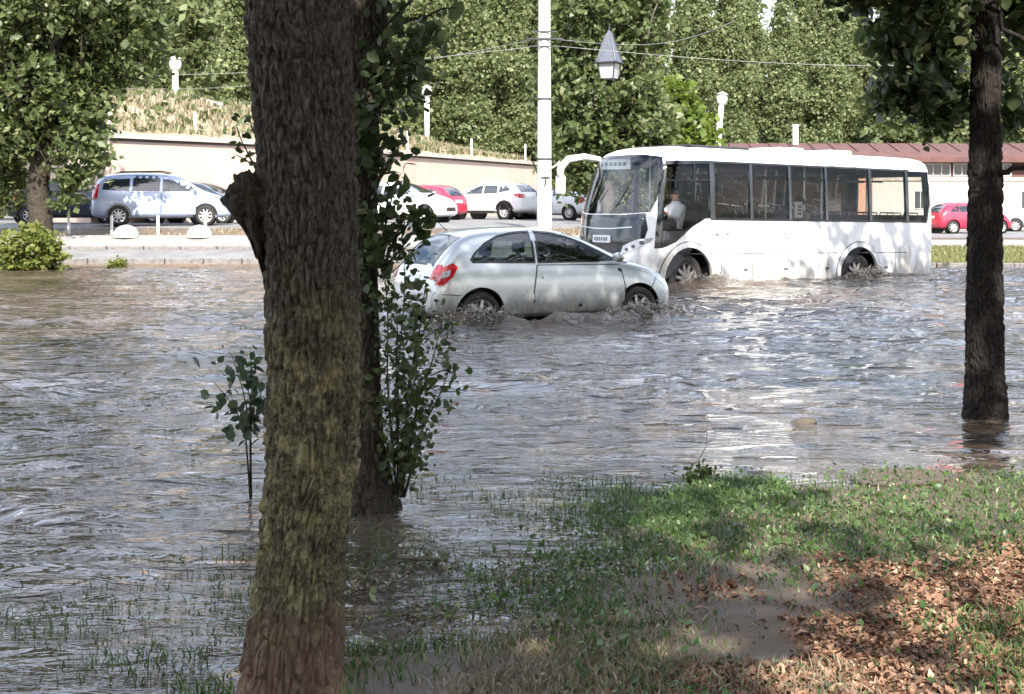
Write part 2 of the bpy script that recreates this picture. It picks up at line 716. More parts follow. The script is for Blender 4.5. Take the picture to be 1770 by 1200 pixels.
def bark_trunk(name, path, radii, nc, nr, seed, amp=0.012, freq=26.0, zfreq=4.5, lobes=0.05, flare=0.0, flare_h=0.3):
    """trunk with ridged bark; path: (x,y,z) points rising, radii along it"""
    P = np.array(path, float)
    Rr = np.array(radii, float)
    t = np.linspace(0, len(P) - 1, nr)
    # smooth interpolation (Catmull-Rom)
    def cr(A):
        A = np.asarray(A, float)
        if A.ndim == 1:
            A = A[:, None]
        i = np.clip(np.floor(t).astype(int), 0, len(A) - 2)
        f = (t - i)[:, None]
        p0, p1, p2, p3 = A[np.clip(i - 1, 0, len(A) - 1)], A[i], A[i + 1], A[np.clip(i + 2, 0, len(A) - 1)]
        return 0.5 * ((2 * p1) + (p2 - p0) * f + (2 * p0 - 5 * p1 + 4 * p2 - p3) * f * f + (3 * p1 - p0 - 3 * p2 + p3) * f ** 3)
    C = cr(P)
    rad = cr(Rr)[:, 0]
    th = np.linspace(0, 2 * math.pi, nc, endpoint=False)
    T, Z = np.meshgrid(th, C[:, 2])
    ct, st = np.cos(T), np.sin(T)
    rr = rad[:, None] * np.ones_like(T)
    if flare:
        h = np.clip((Z - C[0, 2]) / flare_h, 0, 4)
        but = 0.55 + 0.45 * np.cos(T * 5 + noise2(Z * 2, Z * 0, seed) * 0.6 + seed)
        rr = rr + flare * np.exp(-h * 1.7) * (0.45 + 0.75 * but)
    rr = rr * (1 + lobes * noise3(ct * 1.6, st * 1.6, Z * 1.1, seed))
    # bark plates: cells split by fissures, drawn out along the trunk
    rm = float(np.median(rad))
    nth = max(6, int(round(2 * math.pi * rm * freq)))
    U = T / (2 * math.pi) * nth + 0.55 * noise3(ct * 3, st * 3, Z * 5, seed + 5)
    W = Z * zfreq + 0.5 * noise3(ct * 4, st * 4, Z * 4, seed + 6)
    iu, iw = np.floor(U).astype(np.int64), np.floor(W).astype(np.int64)
    f1 = np.full(U.shape, 9.0)
    f2 = np.full(U.shape, 9.0)
    hid = np.zeros(U.shape)
    for du in (-1, 0, 1):
        for dw in (-1, 0, 1):
            cu, cw = iu + du, iw + dw
            cm = np.mod(cu, nth)
            pu = cu + 0.5 + 0.46 * _hash(cm, cw, cm * 0 + 1, seed)
            pw = cw + 0.5 + 0.46 * _hash(cm, cw, cm * 0 + 2, seed)
            dd = np.hypot(U - pu, W - pw)
            hv = _hash(cm, cw, cm * 0 + 3, seed)
            near = dd < f1
            f2 = np.where(near, f1, np.minimum(f2, dd))
            hid = np.where(near, hv, hid)
            f1 = np.where(near, dd, f1)
    plate = sstep(0.0, 0.38, f2 - f1)
    q2 = noise3(ct * freq * 2.0 * rm, st * freq * 2.0 * rm, Z * zfreq * 1.6, seed + 2)
    q3 = noise3(ct * 110 * rm, st * 110 * rm, Z * 60, seed + 3)
    rr = rr + amp * (plate * (1.0 + 0.45 * hid) - 1.0) + amp * 0.55 * q2 + amp * 0.35 * q3
    V = np.stack([C[:, 0:1] + ct * rr, C[:, 1:2] + st * rr, Z + 0 * rr], -1).reshape(-1, 3)
    me = np_mesh(name, V, grid_faces(nr, nc, wrap=True))
    return me


def limb(mb, a, b, r0, r1, rng, seg=5, sag=0.12, n=7):
    a, b = Vector(a), Vector(b)
    L = (b - a).length
    pts, rs = [], []
    for i in range(seg + 1):
        f = i / seg
        p = a.lerp(b, f)
        if 0 < i < seg:
            p += Vector(rng.normal(size=3)) * L * 0.035
        p.z += math.sin(f * math.pi) * sag * L
        pts.append(p)
        rs.append(r0 + (r1 - r0) * f)
    mb.tube(pts, rs, n)
    return pts

# ---------------------------------------------------------------- material library
mat('white_paint', (0.80, 0.80, 0.78), 0.28, col2=(0.74, 0.73, 0.70), nscale=2.0, coat=0.5)
mat('blue_paint', (0.42, 0.48, 0.62), 0.3, metal=0.3, coat=0.7)
mat('dark_paint', (0.025, 0.03, 0.04), 0.25, coat=0.8)
mat('red_paint', (0.50, 0.02, 0.05), 0.3, coat=0.7)
mat('grey_paint', (0.35, 0.37, 0.42), 0.3, metal=0.3, coat=0.7)
mat('pale_paint', (0.68, 0.70, 0.70), 0.3, coat=0.6)
mat('black_trim', (0.012, 0.012, 0.014), 0.35)
mat('black_gloss', (0.008, 0.009, 0.012), 0.12, coat=0.6)
mat('dark_plastic', (0.03, 0.03, 0.032), 0.6)
mat('interior_grey', (0.06, 0.06, 0.065), 0.8)
mat('interior_ceiling', (0.09, 0.09, 0.09), 0.8)
mat('seat_cloth', (0.035, 0.04, 0.06), 0.9, col2=(0.06, 0.06, 0.08), nscale=30)
mat('tyre', (0.014, 0.013, 0.012), 0.8, col2=(0.03, 0.025, 0.021), nscale=9)
mat('rim', (0.66, 0.66, 0.65), 0.4, metal=0.4, col2=(0.46, 0.44, 0.41), nscale=12)
mat('steel_wheel', (0.30, 0.29, 0.28), 0.5, metal=0.5, col2=(0.14, 0.11, 0.09), nscale=14)
mat('red_lens', (0.42, 0.012, 0.015), 0.12, coat=1.0)
mat('clear_lens', (0.62, 0.64, 0.66), 0.08, metal=0.35, coat=1.0)
mat('paper', (0.78, 0.78, 0.75), 0.7)
mat('plate_white', (0.75, 0.76, 0.76), 0.5, col2=(0.62, 0.63, 0.64), nscale=40)
mat('print_dark', (0.10, 0.10, 0.11), 0.7)
mat('grab_rail', (0.55, 0.55, 0.56), 0.3, metal=0.6)
mat('concrete', (0.42, 0.40, 0.37), 0.85, col2=(0.33, 0.31, 0.28), nscale=6, bump=0.3, bscale=60)
mat('pole_concrete', (0.62, 0.60, 0.57), 0.8, col2=(0.48, 0.45, 0.42), nscale=5, bump=0.3, bscale=70, stretch=(1, 1, 0.3))
mat('kerb_stone', (0.22, 0.20, 0.185), 0.85, col2=(0.12, 0.11, 0.10), nscale=8, bump=0.4, bscale=50)
mat('paving', (0.29, 0.27, 0.245), 0.85, col2=(0.18, 0.17, 0.155), nscale=3, bump=0.25, bscale=40)
mat('asphalt', (0.20, 0.195, 0.19), 0.9, col2=(0.13, 0.125, 0.12), nscale=1.5, bump=0.4, bscale=90)
mat('wall_plaster', (0.52, 0.39, 0.31), 0.9, col2=(0.46, 0.34, 0.27), nscale=0.8, bump=0.2, bscale=30, col3=(0.45, 0.37, 0.32), n3=0.7, lo3=0.48, hi3=0.75)
mat('coping', (0.50, 0.42, 0.36), 0.9, col2=(0.34, 0.29, 0.25), nscale=4)
mat('shade_paint', (0.10, 0.085, 0.075), 0.95)
mat('dry_bank', (0.34, 0.28, 0.20), 0.95, col2=(0.24, 0.22, 0.13), nscale=1.4, bump=0.8, bscale=14)
mat('building_white', (0.56, 0.50, 0.44), 0.9, col2=(0.48, 0.43, 0.38), nscale=0.6)
mat('building_orange', (0.52, 0.29, 0.18), 0.9, col2=(0.45, 0.24, 0.15), nscale=0.9)
mat('brick_red', (0.125, 0.056, 0.046), 0.9, col2=(0.085, 0.042, 0.036), nscale=2.0)
mat('roof_red', (0.11, 0.05, 0.043), 0.8, col2=(0.07, 0.036, 0.033), nscale=2.0)
mat('window_dark', (0.03, 0.035, 0.04), 0.08)
mat('lamp_white', (0.75, 0.74, 0.70), 0.5)
mat('lantern_metal', (0.10, 0.11, 0.135), 0.5, metal=0.2)
mat('lantern_glass', (0.34, 0.35, 0.33), 0.3)
mat('dark_iron', (0.03, 0.032, 0.035), 0.5)
mat('wire', (0.25, 0.24, 0.23), 0.6)
mat('skin', (0.42, 0.24, 0.17), 0.6)
mat('hair', (0.018, 0.014, 0.012), 0.7)
mat('shirt_white', (0.74, 0.74, 0.76), 0.9)
mat('jacket_tan', (0.42, 0.33, 0.19), 0.9)
mat('trousers', (0.03, 0.032, 0.045), 0.9)
mat('foam_glint', (0.40, 0.36, 0.31), 0.7, col2=(0.26, 0.23, 0.19), nscale=12)
mat('stick', (0.06, 0.05, 0.045), 0.85, col2=(0.10, 0.08, 0.06), nscale=12)
mat('boulder', (0.55, 0.52, 0.46), 0.9, col2=(0.40, 0.38, 0.33), nscale=3, bump=0.5, bscale=12)
glass_mat('bus_glass', (0.74, 0.745, 0.73), -0.025)
glass_mat('screen_glass', (0.80, 0.84, 0.83), 0.02)
glass_mat('car_glass', (0.42, 0.47, 0.46), 0.05)
mat('far_glass', (0.02, 0.025, 0.03), 0.05, spec=0.9)

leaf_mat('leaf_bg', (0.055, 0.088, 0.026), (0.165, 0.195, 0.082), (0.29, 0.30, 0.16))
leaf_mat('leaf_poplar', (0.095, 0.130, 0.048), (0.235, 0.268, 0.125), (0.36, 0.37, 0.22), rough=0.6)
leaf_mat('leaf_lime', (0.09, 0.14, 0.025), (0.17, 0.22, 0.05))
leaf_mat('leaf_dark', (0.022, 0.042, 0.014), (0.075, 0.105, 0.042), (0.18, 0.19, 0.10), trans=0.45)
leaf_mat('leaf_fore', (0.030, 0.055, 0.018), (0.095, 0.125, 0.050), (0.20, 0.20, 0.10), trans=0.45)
leaf_mat('leaf_yellow', (0.105, 0.135, 0.028), (0.20, 0.22, 0.06), (0.30, 0.29, 0.11))
leaf_mat('leaf_shoot', (0.022, 0.042, 0.026), (0.070, 0.100, 0.045), trans=0.4)
leaf_mat('lawn', (0.13, 0.15, 0.05), (0.24, 0.24, 0.10), (0.34, 0.31, 0.17))
leaf_mat('grass_green', (0.034, 0.082, 0.022), (0.115, 0.180, 0.058), (0.34, 0.34, 0.20), trans=0.3)
leaf_mat('grass_dry', (0.17, 0.15, 0.085), (0.34, 0.28, 0.19), (0.46, 0.39, 0.30), trans=0.25)
leaf_mat('litter_leaf', (0.105, 0.055, 0.034), (0.330, 0.190, 0.120), (0.54, 0.40, 0.28), trans=0.1, rough=0.6)
leaf_mat('straw', (0.13, 0.10, 0.06), (0.27, 0.22, 0.15), (0.42, 0.38, 0.29), trans=0.1, rough=0.6)
bark_mat('bark_front', (0.012, 0.010, 0.008), (0.140, 0.118, 0.092), moss=(0.290, 0.260, 0.130), moss_lo=0.48, moss_hi=0.56,
         moss_z=(0.10, 0.40, 0.95, 1.55), red=(0.12, 0.42, (0.25, 0.155, 0.115)))
bark_mat('bark_rear', (0.014, 0.011, 0.009), (0.075, 0.060, 0.046), moss=(0.07, 0.065, 0.025), moss_lo=0.5, moss_hi=0.7)
bark_mat('bark_wet', (0.007, 0.006, 0.0055), (0.040, 0.031, 0.025), moss=(0.13, 0.10, 0.075), moss_lo=0.56, moss_hi=0.66)
bark_mat('bark_bg', (0.05, 0.04, 0.03), (0.20, 0.17, 0.14))
bark_mat('bark_pale', (0.20, 0.19, 0.16), (0.46, 0.44, 0.38))


def dirty_paint(name, col, dirt, zlo, zhi, rough, metal, coat, thr=0.5):
    """paint with mud splashes that thin out upwards"""
    m = bpy.data.materials.new(name)
    m.use_nodes = True
    nt = m.node_tree
    p = nt.nodes['Principled BSDF']
    p.inputs['Metallic'].default_value = metal
    p.inputs['Coat Weight'].default_value = coat
    p.inputs['Coat Roughness'].default_value = 0.05
    tc = N(nt, 'ShaderNodeTexCoord')
    mp = N(nt, 'ShaderNodeMapping')
    mp.inputs['Scale'].default_value = (1, 1, 0.35)
    nt.links.new(tc.outputs['Object'], mp.inputs['Vector'])
    n1 = N(nt, 'ShaderNodeTexNoise', i_Scale=2.6, i_Detail=9.0, i_Roughness=0.72, i_Distortion=0.4)
    nt.links.new(mp.outputs[0], n1.inputs['Vector'])
    sx = N(nt, 'ShaderNodeSeparateXYZ')
    nt.links.new(tc.outputs['Object'], sx.inputs[0])
    hz = N(nt, 'ShaderNodeMapRange')
    hz.inputs['From Min'].default_value = zlo
    hz.inputs['From Max'].default_value = zhi
    hz.inputs['To Min'].default_value = 0.16
    hz.inputs['To Max'].default_value = -0.10
    nt.links.new(sx.outputs[2], hz.inputs['Value'])
    ad = N(nt, 'ShaderNodeMath', operation='ADD')
    nt.links.new(n1.outputs['Fac'], ad.inputs[0])
    nt.links.new(hz.outputs[0], ad.inputs[1])
    rg_ = N(nt, 'ShaderNodeMapRange', interpolation_type='SMOOTHSTEP')
    rg_.inputs['From Min'].default_value = thr
    rg_.inputs['From Max'].default_value = thr + 0.22
    rg_.inputs['To Max'].default_value = 0.75
    nt.links.new(ad.outputs[0], rg_.inputs['Value'])
    mx = N(nt, 'ShaderNodeMix', data_type='RGBA')
    mx.inputs[6].default_value = (*col, 1)
    mx.inputs[7].default_value = (*dirt, 1)
    nt.links.new(rg_.outputs[0], mx.inputs[0])
    nt.links.new(mx.outputs[2], p.inputs['Base Color'])
    rr = N(nt, 'ShaderNodeMath', operation='MULTIPLY_ADD')
    rr.inputs[1].default_value = 0.5
    rr.inputs[2].default_value = rough
    nt.links.new(rg_.outputs[0], rr.inputs[0])
    nt.links.new(rr.outputs[0], p.inputs['Roughness'])
    MATS[name] = m


dirty_paint('bus_white', (0.78, 0.78, 0.76), (0.30, 0.255, 0.205), 0.4, 1.6, 0.3, 0.0, 0.3, 0.49)
dirty_paint('silver_paint', (0.50, 0.515, 0.495), (0.20, 0.175, 0.14), 0.3, 0.9, 0.26, 0.5, 0.8, 0.54)


def ground_mat():
    m = bpy.data.materials.new('soil')
    m.use_nodes = True
    nt = m.node_tree
    p = nt.nodes['Principled BSDF']
    tc = N(nt, 'ShaderNodeTexCoord')
    n1 = N(nt, 'ShaderNodeTexNoise', i_Scale=1.7, i_Detail=8.0, i_Roughness=0.65)
    n2 = N(nt, 'ShaderNodeTexNoise', i_Scale=22.0, i_Detail=6.0, i_Roughness=0.7)
    for n in (n1, n2):
        nt.links.new(tc.outputs['Object'], n.inputs['Vector'])
    c1 = N(nt, 'ShaderNodeValToRGB')
    c1.color_ramp.elements[0].position = 0.35
    c1.color_ramp.elements[0].color = (0.085, 0.060, 0.040, 1)
    c1.color_ramp.elements[1].position = 0.68
    c1.color_ramp.elements[1].color = (0.19, 0.135, 0.093, 1)
    nt.links.new(n1.outputs['Fac'], c1.inputs['Fac'])
    mx = N(nt, 'ShaderNodeMix', data_type='RGBA', blend_type='MULTIPLY')
    mx.inputs[0].default_value = 0.6
    nt.links.new(c1.outputs[0], mx.inputs[6])
    nt.links.new(n2.outputs['Color'], mx.inputs[7])
    c2 = N(nt, 'ShaderNodeMix', data_type='RGBA')
    c2.inputs[0].default_value = 0.4
    nt.links.new(c1.outputs[0], c2.inputs[6])
    nt.links.new(mx.outputs[2], c2.inputs[7])
    nt.links.new(c2.outputs[2], p.inputs['Base Color'])
    rr = N(nt, 'ShaderNodeMapRange')
    rr.inputs['From Min'].default_value = 0.4
    rr.inputs['From Max'].default_value = 0.6
    rr.inputs['To Min'].default_value = 0.6
    rr.inputs['To Max'].default_value = 0.9
    nt.links.new(n1.outputs['Fac'], rr.inputs['Value'])
    nt.links.new(rr.outputs[0], p.inputs['Roughness'])
    bp = N(nt, 'ShaderNodeBump', i_Strength=0.6, i_Distance=0.02)
    nt.links.new(n2.outputs['Fac'], bp.inputs['Height'])
    nt.links.new(bp.outputs[0], p.inputs['Normal'])
    MATS['soil'] = m


def water_mat():
    m = bpy.data.materials.new('flood_water')
    m.use_nodes = True
    nt = m.node_tree
    p = nt.nodes['Principled BSDF']
    tc = N(nt, 'ShaderNodeTexCoord')
    n0 = N(nt, 'ShaderNodeTexNoise', i_Scale=0.5, i_Detail=5.0, i_Roughness=0.6)
    nt.links.new(tc.outputs['Object'], n0.inputs['Vector'])
    c1 = N(nt, 'ShaderNodeValToRGB')
    c1.color_ramp.elements[0].position = 0.35
    c1.color_ramp.elements[0].color = (0.036, 0.028, 0.019, 1)
    c1.color_ramp.elements[1].position = 0.68
    c1.color_ramp.elements[1].color = (0.110, 0.082, 0.062, 1)
    nt.links.new(n0.outputs['Fac'], c1.inputs['Fac'])
    nt.links.new(c1.outputs[0], p.inputs['Base Color'])
    p.inputs['Roughness'].default_value = 0.035
    p.inputs['IOR'].default_value = 1.33
    p.inputs['Specular IOR Level'].default_value = 0.5
    mp = N(nt, 'ShaderNodeMapping')
    mp.inputs['Scale'].default_value = (0.5, 1.15, 1)
    nt.links.new(tc.outputs['Object'], mp.inputs['Vector'])
    n1 = N(nt, 'ShaderNodeTexNoise', i_Scale=3.6, i_Detail=4.0, i_Roughness=0.5, i_Distortion=0.8)
    n2 = N(nt, 'ShaderNodeTexNoise', i_Scale=16.0, i_Detail=2.0, i_Roughness=0.55, i_Distortion=0.4)
    for n in (n1, n2):
        nt.links.new(mp.outputs[0], n.inputs['Vector'])
    b1 = N(nt, 'ShaderNodeBump', i_Strength=0.8, i_Distance=0.10)
    b2 = N(nt, 'ShaderNodeBump', i_Strength=0.25, i_Distance=0.02)
    nt.links.new(n1.outputs['Fac'], b1.inputs['Height'])
    nt.links.new(n2.outputs['Fac'], b2.inputs['Height'])
    nt.links.new(b1.outputs[0], b2.inputs['Normal'])
    nt.links.new(b2.outputs[0], p.inputs['Normal'])
    MATS['flood_water'] = m


ground_mat()
water_mat()

# ---------------------------------------------------------------- vehicle placement (needed by the water too)
CAR_YAW = R(27.0)
CAR_REAR = Vector((-0.447, 18.8))             # near rear wheel
cdir = Vector((math.cos(CAR_YAW), math.sin(CAR_YAW)))
cleft = Vector((-cdir.y, cdir.x))
CAR_C = CAR_REAR + cdir * 1.33 + cleft * 0.76
BUS_REAR_L = Vector((9.73, 32.2))
BUS_FRONT_L = Vector((2.86, 27.3))
bdir = (BUS_FRONT_L - BUS_REAR_L).normalized()
bleft = Vector((-bdir.y, bdir.x))              # towards the camera
BUS_O = BUS_REAR_L - bleft * 1.2
BUS_YAW = math.atan2(bdir.y, bdir.x)


# ---------------------------------------------------------------- ground
SHORE = np.array([(-60, -8), (-9, 1.0), (-3.2, 2.6), (-1.3, 3.8), (-0.66, 5.0), (-0.2, 5.35), (0.25, 6.2), (0.75, 7.3), (1.3, 8.0), (2.2, 8.15), (3.1, 8.2), (4.5, 8.6), (9, 9.0), (60, 10)], float)


def shore_dist(X, Y):
    """positive on the land side (towards the camera)"""
    X = np.asarray(X, float)
    Y = np.asarray(Y, float)
    best = np.full(np.broadcast(X, Y).shape, 1e9)
    for a, b in zip(SHORE[:-1], SHORE[1:]):
        ab = b - a
        t = np.clip(((X - a[0]) * ab[0] + (Y - a[1]) * ab[1]) / (ab @ ab), 0, 1)
        best = np.minimum(best, np.hypot(X - a[0] - ab[0] * t, Y - a[1] - ab[1] * t))
    ys = np.interp(X, SHORE[:, 0], SHORE[:, 1])
    return np.where(Y < ys, best, -best)


def ground_z(X, Y):
    X = np.asarray(X, float)
    Y = np.asarray(Y, float)
    d = shore_dist(X, Y)
    near = np.where(d > 0, 0.16 * (1 - np.exp(-d * 0.22)), np.maximum(d * 0.030, -0.2) * 1.0)
    near = near + 0.012 * sstep(0, 0.6, d) + 0.013 * noise2(X * 1.3, Y * 1.3, 3) * sstep(3, -1, -d) + 0.010 * noise2(X * 5, Y * 5, 4)
    left = np.interp(Y, [34.8, 35.6, 36.0, 37.6, 39.7, 41.5, 44, 60, 90], [-0.22, -0.12, 0.10, 0.30, 0.62, 0.90, 0.97, 0.95, 1.0])
    right = np.interp(Y, [34.8, 35.6, 36.4, 45, 60, 90], [-0.22, -0.12, 0.06, 0.18, 0.21, 0.3])
    k = sstep(2.0, 7.0, X)
    far = left * (1 - k) + right * k
    return np.where(Y > 33.0, far, np.maximum(near, -0.24))


gx = np.unique(np.concatenate([np.arange(-200, -20, 12), np.arange(-20, -4, 0.8), np.arange(-4, 6, 0.09), np.arange(6, 24, 0.8), np.arange(24, 220, 12)]))
gy = np.unique(np.concatenate([np.arange(-60, -4, 6), np.arange(-4, 3, 0.4), np.arange(3, 11, 0.09), np.arange(11, 34, 0.8), np.arange(34, 46, 0.2), np.arange(46, 100, 3), np.arange(100, 900, 40)]))
GX, GY = np.meshgrid(gx, gy)
me = np_mesh('ground', np.stack([GX, GY, ground_z(GX, GY)], -1).reshape(-1, 3), grid_faces(len(gy), len(gx)))
kind(link('ground', me, 'soil', smooth=True), 'structure')


# ---------------------------------------------------------------- water
def local(X, Y, O, d):
    dx, dy = X - O.x, Y - O.y
    return dx * d.x + dy * d.y, -dx * d.y + dy * d.x


def water_z(X, Y):
    d = -shore_dist(X, Y)
    calm = (0.25 + 0.75 * sstep(0.0, 5.0, d)) * (0.72 + 0.38 * noise2(X * 0.28, Y * 0.4, 27))
    u = X + 0.35 * noise2(X * 0.9, Y * 0.9, 21)
    v = Y + 0.35 * noise2(X * 0.9, Y * 0.9, 22)
    a = 1 - 2 * np.abs(noise2(u * 0.85 + v * 0.2, v * 1.9 - u * 0.2, 23))
    b = 1 - 2 * np.abs(noise2(u * 1.5 - v * 0.5, v * 3.4 + u * 0.35, 24))
    c = noise2(u * 3.6 + v, v * 6.0 - u * 1.0, 25)
    e = noise2(X * 0.35, Y * 0.5, 26)
    z = 0.034 * a + 0.022 * b + 0.010 * c + 0.014 * e
    z = z * calm
    # wash thrown up by the vehicles
    lx, ly = local(X, Y, CAR_C, cdir)
    q = np.hypot((lx) / 2.2, ly / 1.15)
    ring = np.exp(-((q - 1.15) / 0.16) ** 2)
    tur = noise2(X * 3.1, Y * 3.1, 31) + 0.6 * noise2(X * 7, Y * 7, 32)
    z = z + ring * (0.06 + 0.045 * tur)
    wake = np.exp(-((np.abs(ly) - 0.75 - 0.22 * np.clip(2 - lx, 0, 30)) / 0.35) ** 2) * sstep(2.4, 1.0, lx) * np.exp(-np.clip(-lx - 2, 0, 30) / 8)
    z = z + wake * (0.05 + 0.035 * tur)
    lx, ly = local(X, Y, BUS_O, bdir)
    ex = np.clip(np.maximum(-lx, lx - 8.4), 0, 99)
    ey = np.clip(np.abs(ly) - 1.2, 0, 99)
    q = np.hypot(ex, ey)
    z = z + np.exp(-((q - 0.28) / 0.22) ** 2) * (0.03 + 0.05 * tur)
    wake = np.exp(-((np.abs(ly) - 1.5 - 0.25 * np.clip(8 - lx, 0, 30)) / 0.4) ** 2) * sstep(9, 7, lx) * np.exp(-np.clip(-lx, 0, 30) / 9)
    z = z + wake * (0.05 + 0.035 * tur)
    # splash at the wheels
    for O, dd, wx, wy, s in ((CAR_C, cdir, -1.45, -0.95, 0.11), (CAR_C, cdir, 1.15, -0.95, 0.10), (BUS_O, bdir, 2.3, 1.4, 0.17), (BUS_O, bdir, 7.2, 1.4, 0.12)):
        lx, ly = local(X, Y, O, dd)
        q = np.hypot((lx - wx) / 0.5, (ly - wy) / 0.28)
        z = z + np.exp(-q * q) * s * (0.75 + 0.8 * noise2(X * 9, Y * 9, 33))
    return z


wx = np.arange(-19, 19.01, 0.06)
wy = np.concatenate([np.arange(-2.0, 12, 0.05), np.arange(12, 36.2, 0.065)])
WX, WY = np.meshgrid(wx, wy)
me = np_mesh('water', np.stack([WX, WY, water_z(WX, WY)], -1).reshape(-1, 3), grid_faces(len(wy), len(wx)))
water = kind(link('water', me, 'flood_water', smooth=True), 'structure')


# ---------------------------------------------------------------- far bank: kerbs, paving, car park, lawn
def strip(name, x0, x1, y0, y1, off, m, nx=60, ny=6):
    X, Y = np.meshgrid(np.linspace(x0, x1, nx), np.linspace(y0, y1, ny))
    me = np_mesh(name, np.stack([X, Y, ground_z(X, Y) + off], -1).reshape(-1, 3), grid_faces(ny, nx))
    return kind(link(name, me, m, smooth=True), 'structure')


def kerb(name, x0, x1, y, h, w, m, step=1.0):
    """kerb of single stones; returns the parent"""
    root = kind(empty(name, (x0, y, 0)), 'structure')
    n = int((x1 - x0) / step)
    base = None
    for i in range(n):
        xm = x0 + (i + 0.5) * step
        z = float(ground_z(xm, y + w))
        if base is None:
            base = MB().box(-step / 2 + 0.012, step / 2 - 0.012, 0, w, -0.3, h).mesh('kerb_stone', bevel=0.015, bseg=1)
            base.materials.append(MATS[m])
        o = bpy.data.objects.new('kerb_stone', base)
        COL.objects.link(o)
        o.parent = root
        o.location = (xm - x0, random.uniform(-0.012, 0.012), z + random.uniform(-0.01, 0.01))
        o.rotation_euler = (random.uniform(-0.01, 0.01), 0, random.uniform(-0.008, 0.008))
    return root


kerb('kerb', -19, 19, 35.95, 0.12, 0.16, 'kerb_stone')
strip('pavement', -19, 2.5, 36.12, 37.62, 0.10, 'asphalt')
kerb('kerb', -19, 3, 37.65, 0.17, 0.15, 'kerb_stone')
strip('pavement', -19, 2.8, 37.81, 39.6, 0.14, 'paving')
strip('parking_lot', -40, 5.5, 41.4, 88, 0.012, 'asphalt', nx=60, ny=20)
strip('path', 6.5, 40, 46.0, 55.0, 0.012, 'paving', nx=30, ny=6)
strip('parking_lot', 5.6, 60, 58.0, 75.0, 0.012, 'asphalt', nx=30, ny=6)


def grass_mesh(name, XY, h, w, rng, zfun, lean=0.5, seg=2):
    n = len(XY)
    z0 = zfun(XY[:, 0], XY[:, 1]) - 0.01
    a = rng.uniform(0, 2 * math.pi, n)
    hh = h * rng.uniform(0.45, 1.35, n)
    le = lean * rng.uniform(0.1, 1.2, n) * hh
    la = rng.uniform(0, 2 * math.pi, n)
    ww = w * rng.uniform(0.6, 1.3, n)
    sx, sy = np.cos(a) * ww, np.sin(a) * ww
    B = np.stack([XY[:, 0], XY[:, 1], z0], -1)
    S = np.stack([sx, sy, 0 * sx], -1)
    Ld = np.stack([np.cos(la) * le, np.sin(la) * le, 0 * le], -1)
    up = np.stack([0 * hh, 0 * hh, hh], -1)
    v0, v1 = B - S, B + S
    v2, v3 = B + up * 0.6 + Ld * 0.35 + S * 0.7, B + up * 0.6 + Ld * 0.35 - S * 0.7
    v4 = B + up * 0.92 + Ld
    V = np.stack([v0, v1, v2, v3, v4], 1).reshape(-1, 3)
    b = np.arange(n)[:, None] * 5
    Fc = np.concatenate([b + np.array([[0, 1, 2]]), b + np.array([[0, 2, 3]]), b + np.array([[3, 2, 4]])], 1).reshape(-1, 3)
    return np_mesh(name, V, Fc)


# verge and lawn on the far bank
rg = np.random.default_rng(11)
XY = np.stack([rg.uniform(-18, 2.5, 9000), rg.uniform(39.7, 41.4, 9000)], -1)
XY = XY[noise2(XY[:, 0] * 0.8, XY[:, 1] * 1.2, 40) > -0.1]
me = grass_mesh('grass', XY, 0.10, 0.012, rg, ground_z)
tag(kind(link('grass', me, 'grass_dry'), 'stuff'), 'patchy dry grass verge beside the car park on the far bank', 'grass')
XY = np.stack([rg.uniform(3.0, 19, 26000), rg.uniform(36.2, 46.0, 26000)], -1)
me = grass_mesh('grass', XY, 0.13, 0.02, rg, ground_z)
tag(kind(link('grass', me, 'lawn'), 'stuff'), 'sunlit green lawn strip beyond the bus', 'grass')

# ---------------------------------------------------------------- retaining wall and the earth bank above it
WALL = [(-17.5, 53.5), (-14.0, 47.0), (-9.6, 52.9), (-4.96, 64.3), (1.5, 80.6)]
WTOP = 3.90
wall = empty('retaining_wall', (-14, 47, 0.9), label='long pale plaster retaining wall behind the parked cars', cat='wall')


def wall_piece(name, pl, t0, t1, z0, z1, m):
    mb = MB()
    P = [Vector(p) for p in pl]
    outn = []
    for i in range(len(P)):
        d = Vector((0, 0))
        if i > 0:
            d += (P[i] - P[i - 1]).normalized()
        if i < len(P) - 1:
            d += (P[i + 1] - P[i]).normalized()
        d.normalize()
        outn.append(Vector((d.y, -d.x)))
    vs = []
    for p, n in zip(P, outn):
        a, b = p + n * t0, p + n * t1
        vs += [(a.x, a.y, z0), (b.x, b.y, z0), (b.x, b.y, z1), (a.x, a.y, z1)]
    fs = []
    for i in range(len(P) - 1):
        q = i * 4
        for k in range(4):
            k2 = (k + 1) % 4
            fs.append((q + k, q + k2, q + 4 + k2, q + 4 + k))
    fs += [(0, 1, 2, 3), tuple(len(vs) - 4 + k for k in (3, 2, 1, 0))]
    mb.add(vs, fs)
    o = mb.build(name, m)
    o.parent = wall
    o.matrix_parent_inverse = Matrix.Translation((14, -47, -0.9))
    return o


